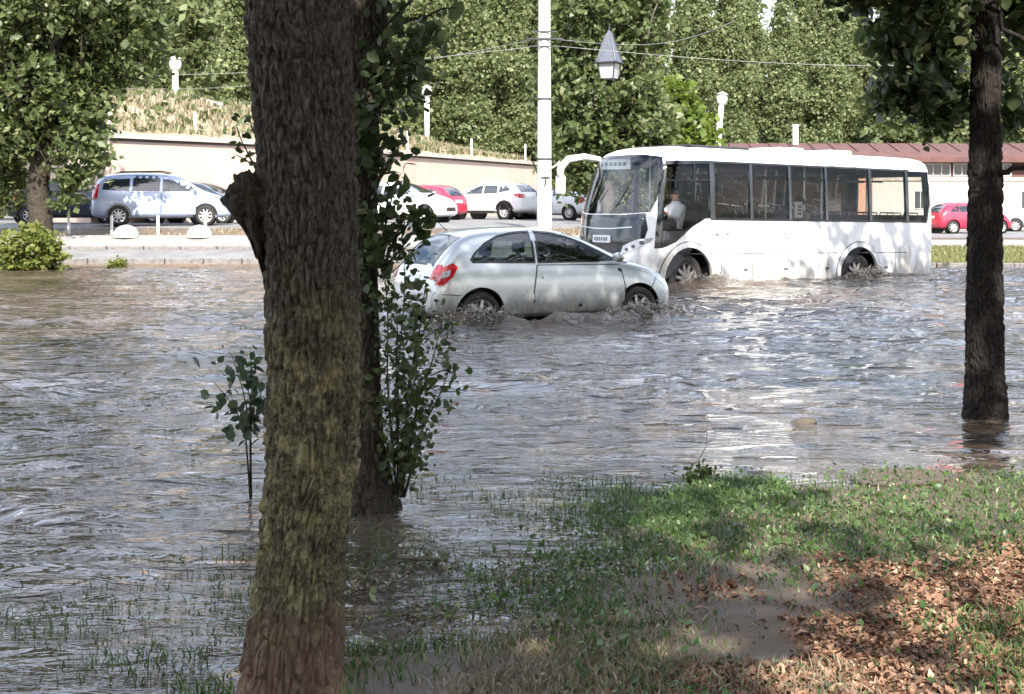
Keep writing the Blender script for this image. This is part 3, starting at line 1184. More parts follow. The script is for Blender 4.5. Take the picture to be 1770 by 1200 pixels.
wall_piece('wall_face', WALL[1:], -0.4, 0.0, 0.3, WTOP - 0.02, 'wall_plaster')
wall_piece('wall_return', [(-20.0, 57.0), (-14.02, 47.02)], -0.4, 0.0, 0.3, WTOP - 0.02, 'wall_plaster')
wall_piece('coping_shade', WALL[1:], -0.35, 0.02, WTOP - 0.10, WTOP - 0.015, 'shade_paint')  # dark strip painted in for the shadow under the coping
wall_piece('coping', WALL[1:], -0.5, 0.16, WTOP - 0.01, WTOP + 0.16, 'coping')
for i in range(1, len(WALL) - 1):
    a, b = Vector(WALL[i]), Vector(WALL[i + 1])
    n = int((b - a).length / 3.0)
    nrm = Vector(((b - a).y, -(b - a).x)).normalized()
    for k in range(1, n + 1):
        p = a.lerp(b, k / (n + 0.5)) + nrm * 0.004
        o = MB().box(-0.03, 0.03, -0.012, 0.012, 0.3, WTOP - 0.11).build('panel_joint', 'coping', wall)
        o.location = (p.x + 14, p.y - 47, -0.9)
        o.rotation_euler = (0, 0, math.atan2((b - a).y, (b - a).x))
# earth bank
bx = np.linspace(0, 1, 140)
PW_ = np.array(WALL[1:], float)
seg = np.concatenate([[0], np.cumsum(np.hypot(*np.diff(PW_, axis=0).T))])
cx = np.interp(bx * seg[-1], seg, PW_[:, 0])
cy = np.interp(bx * seg[-1], seg, PW_[:, 1])
tt = np.linspace(0, 1, 30)
off = tt * 14
rows = []
for k, o_ in enumerate(off):
    zz = WTOP + 0.05 + 0.16 + 1.75 * sstep(0, 4.5, o_) * (0.82 + 0.25 * noise2(cx * 0.5, cy * 0.5 + o_ * 0.3, 50)) * (1 - 0.75 * sstep(0.55, 1.0, bx))
    zz = zz + 0.09 * noise2(cx * 2 + o_, cy * 2, 51)
    rows.append(np.stack([cx - o_ * 0.85, cy + 0.42 + o_ * 0.6, zz - (0.3 if k == 0 else 0)], -1))
me = np_mesh('hill', np.array(rows).reshape(-1, 3), grid_faces(30, 140))
HILLV = np.array(rows)
kind(link('hill', me, 'dry_bank', smooth=True), 'structure')
# tall dry grass on the bank
rg = np.random.default_rng(12)
ii = rg.integers(1, 16, 16000)
jj = rg.integers(0, 139, 16000)
f = rg.uniform(0, 1, (16000, 1))
g2 = rg.uniform(0, 1, (16000, 1))
base = HILLV[ii, jj] * (1 - f) + HILLV[ii, jj + 1] * f
base = base * (1 - g2) + HILLV[np.minimum(ii + 1, 29), jj] * g2
zl = base[:, 2]
me = grass_mesh('grass', base[:, :2], 0.34, 0.035, rg, lambda x, y: zl)
tag(kind(link('grass', me, 'grass_dry'), 'stuff'), 'tall dry grass covering the earth bank above the wall', 'grass')
XY = base[rg.uniform(0, 1, 16000) < 0.12]
V, Fc = leaf_arrays(XY + np.array([0, 0, 0.15]), 0.22, rg)
tag(kind(link('bank_weeds', np_mesh('bank_weeds', V, Fc), 'leaf_bg'), 'stuff'), 'green weeds scattered through the dry bank grass', 'weeds')


def hill_z(x, y):
    d = np.hypot(HILLV[..., 0] - x, HILLV[..., 1] - y)
    i = np.unravel_index(np.argmin(d), d.shape)
    return float(HILLV[i][2])


# fence posts along the bank
post_me = MB().lathe([(0.05, 0), (0.05, 1.15), (0.035, 1.18)], 8).mesh('fence_post')
post_me.materials.append(MATS['lamp_white'])
for u, Y, txt in ((190, 48.9, 'white fence post at the left end of the bank'), (337, 52.0, 'white fence post on the bank left of the big trunk'),
                  (704, 65.9, 'white fence post on the bank just right of the big trunk'), (815, 73.3, 'white fence post on the bank above the white crossover'),
                  (908, 79.9, 'white fence post on the bank beside the concrete pole')):
    o = bpy.data.objects.new('fence_post', post_me)
    COL.objects.link(o)
    o.location = (PX(u, Y), Y, WTOP + 0.0)
    tag(o, txt, 'fence post', 'fence posts on the bank')

# rubble mound on the bank
bm = bmesh.new()
bmesh.ops.create_icosphere(bm, subdivisions=4, radius=1)
co = np.array([v.co[:] for v in bm.verts])
q = 1 + 0.22 * noise3(co[:, 0] * 2, co[:, 1] * 2, co[:, 2] * 2, 60) + 0.12 * noise3(co[:, 0] * 5, co[:, 1] * 5, co[:, 2] * 5, 61)
for v, k in zip(bm.verts, q):
    v.co = Vector((v.co.x * k * 1.05, v.co.y * k * 0.8, v.co.z * k * 0.5))
me = bpy.data.meshes.new('boulder')
bm.to_mesh(me)
bm.free()
o = link('boulder', me, 'boulder', smooth=False, loc=(PX(345, 57), 57.0, PZ(193, 57)))
tag(o, 'pale rock mound on top of the dry bank', 'boulder')


# ---------------------------------------------------------------- low red-roofed building on the right
bld = empty('building', (13, 74, 0.25), label='low building with dark red roof and pale wall behind the bus', cat='building')
W0, W1 = -2.6, 24.0
MB().box(W0, 6.2, 0.0, 9, 0, 2.72).build('wall', 'building_orange', bld)
MB().box(6.2, W1, -0.02, 9, 0, 2.72).build('wall', 'building_white', bld)
MB().box(W0, W1, 0.14, 9, 2.72, 3.66).build('upper_wall', 'brick_red', bld)
MB().box(6.2, W1, -0.10, 0.15, 2.62, 2.80).build('ledge', 'coping', bld)
rf = MB().prism([(-0.55, 3.62), (-0.55, 3.80), (0.2, 4.15), (2.6, 4.72), (9.3, 4.75), (9.3, 3.62)], W0 - 0.4, W1 + 0.4, 'x').build('roof', 'roof_red', bld)
MB().box(W0 - 0.4, W1 + 0.4, -0.62, -0.555, 3.58, 3.84).build('fascia', 'brick_red', rf)
for i in range(24):
    x = W0 + 0.4 + i * 1.1
    MB().prism([(0.2, 4.14), (2.6, 4.71), (2.6, 4.78), (0.2, 4.21)], x - 0.025, x + 0.025, 'x').build('roof_seam', 'roof_red', rf)
ch = MB().lathe([(0.16, 0), (0.16, 1.0), (0.2, 1.02), (0.2, 1.12)], 12).build('chimney_pipe', 'lamp_white', rf, loc=(PX(1375, 76) - 13, 2.0, 4.6))
wi = 0
for x0, w_ in [(-1.9, 1.3), (0.2, 1.3), (2.3, 1.3), (4.4, 1.3), (7.0, 1.4), (9.0, 1.4), (9.95 + 0.6, 1.35), (12.3, 1.35), (14.6, 1.4), (17.0, 1.4), (19.4, 1.4), (21.6, 1.4)]:
    fz0, fz1 = 2.86, 3.54
    wf = MB().box(x0, x0 + w_, 0.08, 0.16, fz0, fz1).build('window', 'lamp_white', bld)
    for k in range(3):
        a = x0 + 0.05 + k * (w_ - 0.05) / 3
        MB().box(a, a + (w_ - 0.05) / 3 - 0.05, 0.06, 0.10, fz0 + 0.06, fz1 - 0.06).build('pane', 'window_dark', wf)
for x0 in (1.0, 8.4, 14.1, 16.0, 19.5):
    wf = MB().box(x0, x0 + 0.7, -0.06, 0.05, 1.1, 2.1).build('window', 'lamp_white', bld)
    for k in range(2):
        MB().box(x0 + 0.05 + k * 0.32, x0 + 0.33 + k * 0.32, -0.08, -0.03, 1.15, 2.05).build('pane', 'window_dark', wf)

# ---------------------------------------------------------------- pole, wires, lamps
gz = lambda x, y: float(ground_z(x, y))
pole = empty('utility_pole', (PX(941, 38.2), 38.2, gz(PX(941, 38.2), 38.2)), label='tall white concrete utility pole between the parked cars and the bus', cat='pole')
MB().lathe([(0.215, -0.2), (0.205, 1.0), (0.165, 6.6), (0.15, 9.5)], 20).build('shaft', 'pole_concrete', pole, smooth=True)
for z in (2.45, 4.1, 5.75):
    r = 0.205 - (z - 1) * 0.0072 + 0.008
    MB().lathe([(r, 0), (r, 0.055)], 20).build('strap', 'dark_iron', pole, loc=(0, 0, z))
MB().tube([(0.15, 0, 2.2), (0.30, -0.02, 2.3), (0.42, -0.02, 2.42)], 0.022, 6).build('bracket', 'lamp_white', pole)
MB().box(-0.10, 0.16, -0.27, -0.19, 1.98, 2.2).build('clamp_box', 'concrete', pole, bevel=0.02)
MB().tube([(0.02, -0.24, 1.98), (0.04, -0.25, 1.85), (0.0, -0.24, 1.75)], 0.02, 6).build('cable_tail', 'dark_iron', pole)
for z, w_ in ((5.55, 0.42), (5.75, 0.5), (5.95, 0.36)):
    MB().box(-w_, w_, -0.2, -0.17, z, z + 0.035).build('crossarm', 'dark_iron', pole)
px, py, pz = pole.location
wires = [((-0.4, 5.72), (-18.0, 62.0, 6.8), 'thin wire running left from the concrete pole top'),
         ((0.45, 5.74), (px + 0.45 + 8.0, 58.0, 9.3), 'thin wire running right from the concrete pole top, carrying the lantern'),
         ((0.45, 5.56), (20.0, 44.0, 6.5), 'lower thin wire running right from the concrete pole'),
         ((-0.4, 5.54), (-19.0, 44.0, 6.0), 'lower thin wire running left from the concrete pole')]
for (dx, dz), e, lb in wires:
    a = Vector((px + dx, py - 0.19, pz + dz))
    e = Vector(e)
    pts = []
    for i in range(17):
        t = i / 16
        p = a.lerp(e, t)
        p.z -= 0.5 * math.sin(math.pi * t)
        pts.append(p - a)
    o = MB().tube(pts, 0.008, 5).build('overhead_wire', 'wire', loc=a)
    tag(o, lb, 'wire', 'overhead wires')


def park_lamp(u, vtop, vbase, Y, lb, tilt=0.0):
    b = PW(u, vbase, Y)
    h = (vbase - vtop) / F_PX * Y
    r = empty('lamp_post', b - Vector((0, 0, 0.6)), label=lb, cat='lamp post', group='slim white lamp posts')
    r.rotation_euler = (0, tilt, 0)
    MB().tube([(0, 0, 0), (0, 0, h + 0.35)], [0.16, 0.13], 10).build('post', 'lamp_white', r, smooth=True)
    hd = MB().lathe([(0.07, h + 0.33), (0.22, h + 0.40), (0.28, h + 0.62), (0.24, h + 0.82), (0.12, h + 0.9)], 14).build('lamp_head', 'lamp_white', r, smooth=True)
    MB().lathe([(0.30, h + 0.83), (0.32, h + 0.86), (0.10, h + 0.98), (0.02, h + 1.02)], 14).build('cap', 'concrete', hd)
    return r


park_lamp(303, 112, 190, 62, 'white lamp post on the bank beside the pale rock mound')
park_lamp(738, 160, 224, 76, 'white lamp post rising behind the bank right of the big trunk')
park_lamp(1238, 172, 262, 70, 'slightly leaning white lamp post above the bus roof', 0.09)

# lantern hanging from the wire
LT = 0.2
la, le = Vector((px + 0.45, py - 0.19, pz + 5.74)), Vector((px + 0.45 + 8.0, 58.0, 9.3))
lw = la.lerp(le, LT)
lw.z -= 0.5 * math.sin(math.pi * LT)
LY, lx_ = lw.y, lw.x
lk = LY / 41.0
LB = PZ(136, LY)
ln = empty('street_lantern', (lx_, LY, LB), label='grey pyramid-topped lantern hanging above the front of the bus', cat='street lamp')
zb = 0.0
MB().tube([(0, 0, 1.6 * lk), (0, 0, lw.z - LB)], 0.012, 6).build('hanger', 'dark_iron', ln)
MB().lathe([(0.27 * lk, zb), (0.36 * lk, zb + 0.44 * lk)], 4).build('lamp_glass', 'lantern_glass', ln)
MB().lathe([(0.14 * lk, zb - 0.03), (0.28 * lk, zb - 0.005)], 4).build('base_ring', 'lantern_metal', ln)
cp = MB().lathe([(0.47 * lk, zb + 0.45 * lk), (0.40 * lk, zb + 0.52 * lk), (0.11 * lk, zb + 1.30 * lk), (0.03 * lk, zb + 1.42 * lk)], 4).build('hood', 'lantern_metal', ln)
MB().tube([(0, 0, zb + 1.4 * lk), (0, 0, zb + 1.65 * lk)], [0.03, 0.008], 6).build('finial', 'dark_iron', cp)
for k in range(4):
    a = k * math.pi / 2
    d = Vector((math.cos(a), math.sin(a), 0))
    MB().tube([d * 0.42 * lk + Vector((0, 0, zb + 0.5 * lk)), d * 0.125 * lk + Vector((0, 0, zb + 1.3 * lk))], 0.022, 5).build('rib', 'dark_iron', cp)
    MB().tube([d * 0.28 * lk + Vector((0, 0, zb)), d * 0.37 * lk + Vector((0, 0, zb + 0.44 * lk))], 0.02, 5).build('rib', 'dark_iron', ln)
    d2 = Vector((math.cos(a + math.pi / 2), math.sin(a + math.pi / 2), 0))
    MB().tube([d * 0.475 * lk + Vector((0, 0, zb + 0.46 * lk)), d2 * 0.475 * lk + Vector((0, 0, zb + 0.46 * lk))], 0.025, 5).build('rim_bar', 'dark_iron', cp)
for ch in ln.children:
    ch.rotation_euler = (0, 0, R(20))

# half-dome concrete bollards and thin white posts on the far pavement
dome = MB().lathe([(0.36, 0), (0.36, 0.07), (0.34, 0.16), (0.27, 0.26), (0.16, 0.33), (0.03, 0.36)], 24)
dm = dome.mesh('dome_bollard')
smooth_angle(dm, 50)
dm.materials.append(MATS['concrete'])
for u, Y, lb in ((218, 39.3, 'half-dome concrete bollard left of the other one, in front of the blue car'), (345, 39.3, 'half-dome concrete bollard nearest the big trunk, below the front wheel of the blue car')):
    o = bpy.data.objects.new('dome_bollard', dm)
    COL.objects.link(o)
    o.location = (PX(u, Y), Y, gz(PX(u, Y), Y) + 0.13)
    tag(o, lb, 'bollard', 'half-dome bollards')
pm = MB().lathe([(0.045, 0), (0.045, 0.55), (0.03, 0.57)], 10).mesh('short_post')
pm.materials.append(MATS['lamp_white'])
for u, lb in ((119, 'leftmost short white post, beside the shaded tree'), (193, 'short white post below the rear bumper of the blue car'),
              (273, 'short white post below the doors of the blue car'), (355, 'short white post below the front wheel of the blue car')):
    o = bpy.data.objects.new('short_post', pm)
    COL.objects.link(o)
    Y = 40.6
    o.location = (PX(u, Y), Y, gz(PX(u, Y), Y) - 0.03)
    tag(o, lb, 'post', 'short white posts')


# ---------------------------------------------------------------- vehicles
def shell_mesh(st, name, level=2):
    """car body lofted from stations (x, zb, zt, zs, ws, wt): floor, top, shoulder heights, half widths at shoulder and top"""
    vs, fs = [], []
    NP = 9
    for (x, zb, zt, zs, ws, wt) in st:
        g = zt - zs
        half = [(0, zb), (ws * 0.84, zb), (ws * 0.965, zb + 0.13 * (zs - zb) + 0.02), (ws, zb + 0.58 * (zs - zb)), (ws * 0.965, zs),
                ((ws * 0.955 + wt) / 2 + 0.012, zs + g * 0.47), (wt, zs + g * 0.90), (wt * 0.62, zs + g * 0.985), (0, zt)]
        for y, z in half:
            vs.append((x, y, z))
        for y, z in half[1:-1]:
            vs.append((x, -y, z))
    n = NP + NP - 2

    def L(i, j):
        return i * n + j

    def Rr(i, j):
        return i * n + (j if j in (0, NP - 1) else NP + j - 1)
    for i in range(len(st) - 1):
        for j in range(NP - 1):
            fs.append((L(i, j), L(i + 1, j), L(i + 1, j + 1), L(i, j + 1)))
            fs.append((Rr(i, j), Rr(i, j + 1), Rr(i + 1, j + 1), Rr(i + 1, j)))
    for i, flip in ((0, 0), (len(st) - 1, 1)):
        for j in range(NP - 1):
            q = [L(i, j), L(i, j + 1), Rr(i, j + 1), Rr(i, j)]
            q2 = []
            for k in q:
                if k not in q2:
                    q2.append(k)
            fs.append(tuple(q2))
    me = bpy.data.meshes.new(name)
    me.from_pydata(vs, [], fs)
    bm = bmesh.new()
    bm.from_mesh(me)
    bmesh.ops.recalc_face_normals(bm, faces=bm.faces)
    bm.to_mesh(me)
    bm.free()
    o = bpy.data.objects.new('tmp', me)
    COL.objects.link(o)
    md = o.modifiers.new('s', 'SUBSURF')
    md.levels = md.render_levels = level
    r = evaluated(o, name)
    bpy.data.objects.remove(o)
    return r


def bvh_of(me):
    return BVHTree.FromPolygons([v.co[:] for v in me.vertices], [p.vertices[:] for p in me.polygons])


def wheel(parent, x, y, z, r, w, side, spokes=7, rimm='rim', steer=0.0):
    """side: +1 left (outer face towards +y), -1 right"""
    o = empty('wheel', (x, y, z))
    o.parent = parent
    o.rotation_euler = (0, random.uniform(0, 1), steer)
    h = w / 2
    MB().lathe([(r * 0.66, -h * 0.8), (r * 0.80, -h), (r * 0.95, -h * 0.86), (r, -h * 0.5), (r, h * 0.5), (r * 0.95, h * 0.86), (r * 0.80, h), (r * 0.66, h * 0.8)], 32, 'y', (0, 0, 0), False, False).build('tyre', 'tyre', o, smooth=True)
    s = side
    mb = MB()
    a, b = (h * 0.70 * s, h * 0.30 * s)
    mb.lathe([(r * 0.67, a), (r * 0.62, a * 0.9), (r * 0.58, b * 0.3), (r * 0.60, -a)], 28, 'y', (0, 0, 0), True, False)
    mb.lathe([(r * 0.16, -a), (r * 0.15, a * 0.95), (r * 0.10, a * 1.02)], 12, 'y')
    for k in range(spokes):
        t = 2 * math.pi * k / spokes
        c, sn = math.cos(t), math.sin(t)
        u, v = (c, sn), (-sn, c)
        w0, w1 = r * 0.085, r * 0.055
        q = []
        for (rr, ww, yy) in ((r * 0.12, w0, a * 0.95), (r * 0.62, w1, a * 0.80)):
            for e in (-1, 1):
                for yo in (0, -0.03 * s):
                    q.append((u[0] * rr + v[0] * ww * e, yy + yo, u[1] * rr + v[1] * ww * e))
        mb.add(q, [(0, 2, 6, 4), (1, 5, 7, 3), (0, 4, 5, 1), (2, 3, 7, 6), (0, 1, 3, 2), (4, 6, 7, 5)])
    mb.build('rim', rimm, o)
    MB().lathe([(r * 0.585, b * 0.25), (r * 0.585, b * 0.05)], 24, 'y').build('brake_disc', 'dark_plastic', o)
    return o


CARS = {
    'hatch': dict(st=[(-2.02, .38, .68, .62, .58, .46), (-1.985, .30, .82, .70, .74, .60), (-1.91, .25, 1.00, .84, .81, .64), (-1.70, .21, 1.235, .95, .842, .625),
                      (-1.48, .20, 1.405, .985, .853, .585), (-1.10, .19, 1.462, .98, .857, .575), (-.50, .19, 1.487, .965, .857, .58), (0.0, .19, 1.462, .95, .857, .585),
                      (.40, .19, 1.335, .94, .857, .60), (.75, .19, 1.155, .925, .857, .635), (1.00, .19, 1.035, .91, .853, .66), (1.18, .19, .975, .885, .848, .67),
                      (1.50, .20, .885, .80, .83, .62), (1.76, .21, .785, .70, .775, .53), (1.90, .25, .685, .60, .69, .45), (1.97, .31, .57, .51, .54, .36)],
                  ax=(-1.33, 1.18), r=.305, tw=.20, arch=.365,
                  win=[[(.86, .985), (.66, 1.085), (.36, 1.235), (.10, 1.335), (-.12, 1.385), (-.40, 1.405), (-.435, .995)],
                       [(-.505, .998), (-.475, 1.405), (-.72, 1.392), (-.98, 1.345), (-1.20, 1.25), (-1.38, 1.12), (-1.45, 1.04), (-1.43, 1.015)]],
                  screen=[(.97, .56), (.55, .545), (.10, .50), (.10, -.50), (.55, -.545), (.97, -.56)],
                  rear=[(-1.50, .50), (-1.70, .53), (-1.90, .54), (-1.90, -.54), (-1.70, -.53), (-1.50, -.50)],
                  door=[(.93, .30), (.93, .62), (.86, .93), (-.46, .945), (-.52, .60), (-.50, .30)], handle=[(-.40, .78), (-.18, .80)],
                  tail=[(.57, .78), (.63, .98), (.70, .98), (.78, .86), (.79, .76)],
                  tailside=[(-1.97, .70), (-1.90, .93), (-1.72, 1.0), (-1.66, .95), (-1.74, .82), (-1.88, .70)],
                  head=[(1.90, .62), (1.55, .80), (1.40, .84), (1.46, .74), (1.80, .58)]),
    'mpv': dict(st=[(-2.12, .40, .78, .66, .62, .50), (-2.09, .32, 1.00, .84, .76, .62), (-2.03, .28, 1.18, .98, .82, .66), (-1.90, .25, 1.44, 1.02, .845, .64),
                    (-1.76, .23, 1.575, 1.03, .855, .62), (-1.2, .22, 1.64, 1.02, .86, .62), (-.4, .22, 1.655, 1.0, .86, .62), (.25, .22, 1.62, .985, .86, .62),
                    (.60, .22, 1.50, .975, .86, .63), (.95, .22, 1.28, .965, .86, .65), (1.20, .22, 1.12, .95, .857, .67), (1.36, .22, 1.05, .94, .85, .68),
                    (1.72, .23, .95, .87, .83, .63), (1.95, .25, .86, .77, .77, .54), (2.07, .29, .74, .65, .68, .46), (2.12, .34, .62, .56, .54, .36)],
                ax=(-1.32, 1.28), r=.315, tw=.2, arch=.375,
                win=[[(1.06, 1.05), (.80, 1.26), (.52, 1.46), (.30, 1.53), (.02, 1.545), (-.02, 1.05)], [(-.10, 1.05), (-.06, 1.55), (-.86, 1.55), (-.92, 1.06)],
                     [(-1.0, 1.06), (-.96, 1.55), (-1.45, 1.53), (-1.72, 1.44), (-1.80, 1.10)]],
                screen=[(1.16, .58), (.70, .55), (.36, .53), (.36, -.53), (.70, -.55), (1.16, -.58)],
                rear=[(-1.80, .52), (-1.92, .54), (-2.0, .56), (-2.0, -.56), (-1.92, -.54), (-1.80, -.52)],
                door=[(.98, .34), (1.0, .98), (-.03, 1.0), (-.05, .34)], handle=[(.08, .90), (.28, .905)],
                door2=[(-.09, .34), (-.07, 1.0), (-.95, 1.01), (-.86, .60), (-.82, .34)], handle2=[(-.82, .90), (-.62, .905)],
                tail=[(.62, .80), (.64, 1.30), (.70, 1.30), (.80, 1.0), (.80, .78)],
                tailside=[(-2.09, .80), (-2.03, 1.04), (-1.96, 1.20), (-1.90, 1.18), (-1.94, .82)],
                head=[(2.02, .72), (1.72, .87), (1.58, .90), (1.66, .78), (1.95, .66)]),
    'sedan': dict(st=[(-2.25, .42, .80, .70, .60, .50), (-2.20, .32, .94, .84, .76, .64), (-2.0, .26, 1.02, .92, .83, .66), (-1.65, .22, 1.05, .95, .86, .66),
                      (-1.40, .21, 1.13, .96, .865, .64), (-.95, .20, 1.36, .96, .87, .59), (-.5, .2, 1.43, .955, .87, .57), (.0, .2, 1.44, .95, .87, .57),
                      (.40, .2, 1.36, .94, .87, .59), (.80, .2, 1.17, .93, .87, .63), (1.12, .2, 1.02, .92, .865, .66), (1.35, .2, .97, .90, .86, .66),
                      (1.8, .22, .88, .80, .83, .60), (2.1, .25, .76, .68, .76, .50), (2.2, .30, .62, .56, .62, .40)],
                  ax=(-1.32, 1.36), r=.31, tw=.2, arch=.37,
                  win=[[(.95, .985), (.50, 1.22), (.20, 1.33), (-.1, 1.35), (-.14, .985)], [(-.22, .985), (-.18, 1.35), (-.60, 1.33), (-.98, 1.22), (-1.15, 1.02)]],
                  screen=[(1.10, .58), (.65, .55), (.30, .50), (.30, -.50), (.65, -.55), (1.10, -.58)],
                  rear=[(-.85, .50), (-1.15, .54), (-1.42, .56), (-1.42, -.56), (-1.15, -.54), (-.85, -.50)],
                  door=[(.95, .3), (.95, .93), (-.15, .945), (-.16, .3)], handle=[(-.04, .82), (.14, .825)],
                  tail=[(.45, .72), (.48, .92), (.76, .92), (.80, .80), (.74, .70)],
                  tailside=[(-2.22, .72), (-2.16, .90), (-1.92, .93), (-1.95, .80)],
                  head=[(2.12, .62), (1.80, .78), (1.62, .82), (1.70, .70), (2.05, .57)]),
    'suv': dict(st=[(-2.18, .46, .86, .74, .62, .50), (-2.14, .38, 1.02, .88, .78, .64), (-2.05, .32, 1.16, 1.0, .86, .68), (-1.86, .29, 1.36, 1.08, .885, .66),
                    (-1.62, .27, 1.54, 1.10, .90, .63), (-1.2, .26, 1.62, 1.09, .905, .62), (-.5, .26, 1.67, 1.06, .905, .62), (.10, .26, 1.645, 1.04, .905, .62),
                    (.50, .26, 1.53, 1.03, .905, .63), (.90, .26, 1.32, 1.02, .905, .66), (1.18, .26, 1.17, 1.0, .90, .69), (1.36, .26, 1.11, .99, .89, .70),
                    (1.75, .28, 1.02, .92, .87, .64), (2.0, .32, .90, .80, .80, .55), (2.12, .38, .74, .66, .68, .45)],
                ax=(-1.34, 1.30), r=.355, tw=.22, arch=.43,
                win=[[(1.05, 1.10), (.72, 1.32), (.42, 1.48), (.15, 1.545), (-.08, 1.56), (-.12, 1.10)], [(-.20, 1.10), (-.16, 1.565), (-.86, 1.54), (-.94, 1.13)],
                     [(-1.02, 1.14), (-.95, 1.53), (-1.35, 1.44), (-1.58, 1.30), (-1.55, 1.24)]],
                screen=[(1.14, .60), (.68, .56), (.30, .53), (.30, -.53), (.68, -.56), (1.14, -.60)],
                rear=[(-1.66, .52), (-1.86, .56), (-2.02, .58), (-2.02, -.58), (-1.86, -.56), (-1.66, -.52)],
                door=[(1.0, .42), (1.0, 1.03), (-.13, 1.05), (-.14, .42)], handle=[(-.02, .95), (.18, .955)],
                door2=[(-.18, .42), (-.17, 1.05), (-.97, 1.08), (-.90, .70), (-.86, .42)], handle2=[(-.84, .96), (-.64, .965)],
                tail=[(.42, .94), (.46, 1.08), (.76, 1.12), (.84, 1.02), (.80, .92)],
                tailside=[(-2.14, .94), (-2.02, 1.10), (-1.82, 1.12), (-1.80, 1.06), (-1.98, .96)],
                head=[(2.04, .74), (1.75, .92), (1.55, .97), (1.62, .86), (1.98, .68)]),
}
_bodies = {}


CARS['hatch']['st'] = [(1.5 + (r_[0] - 1.5) * 0.74 if r_[0] > 1.5 else r_[0],) + tuple(r_[1:]) for r_ in CARS['hatch']['st']]
CARS['hatch']['head'] = [(1.5 + (p_[0] - 1.5) * 0.74 if p_[0] > 1.5 else p_[0], p_[1]) for p_ in CARS['hatch']['head']]


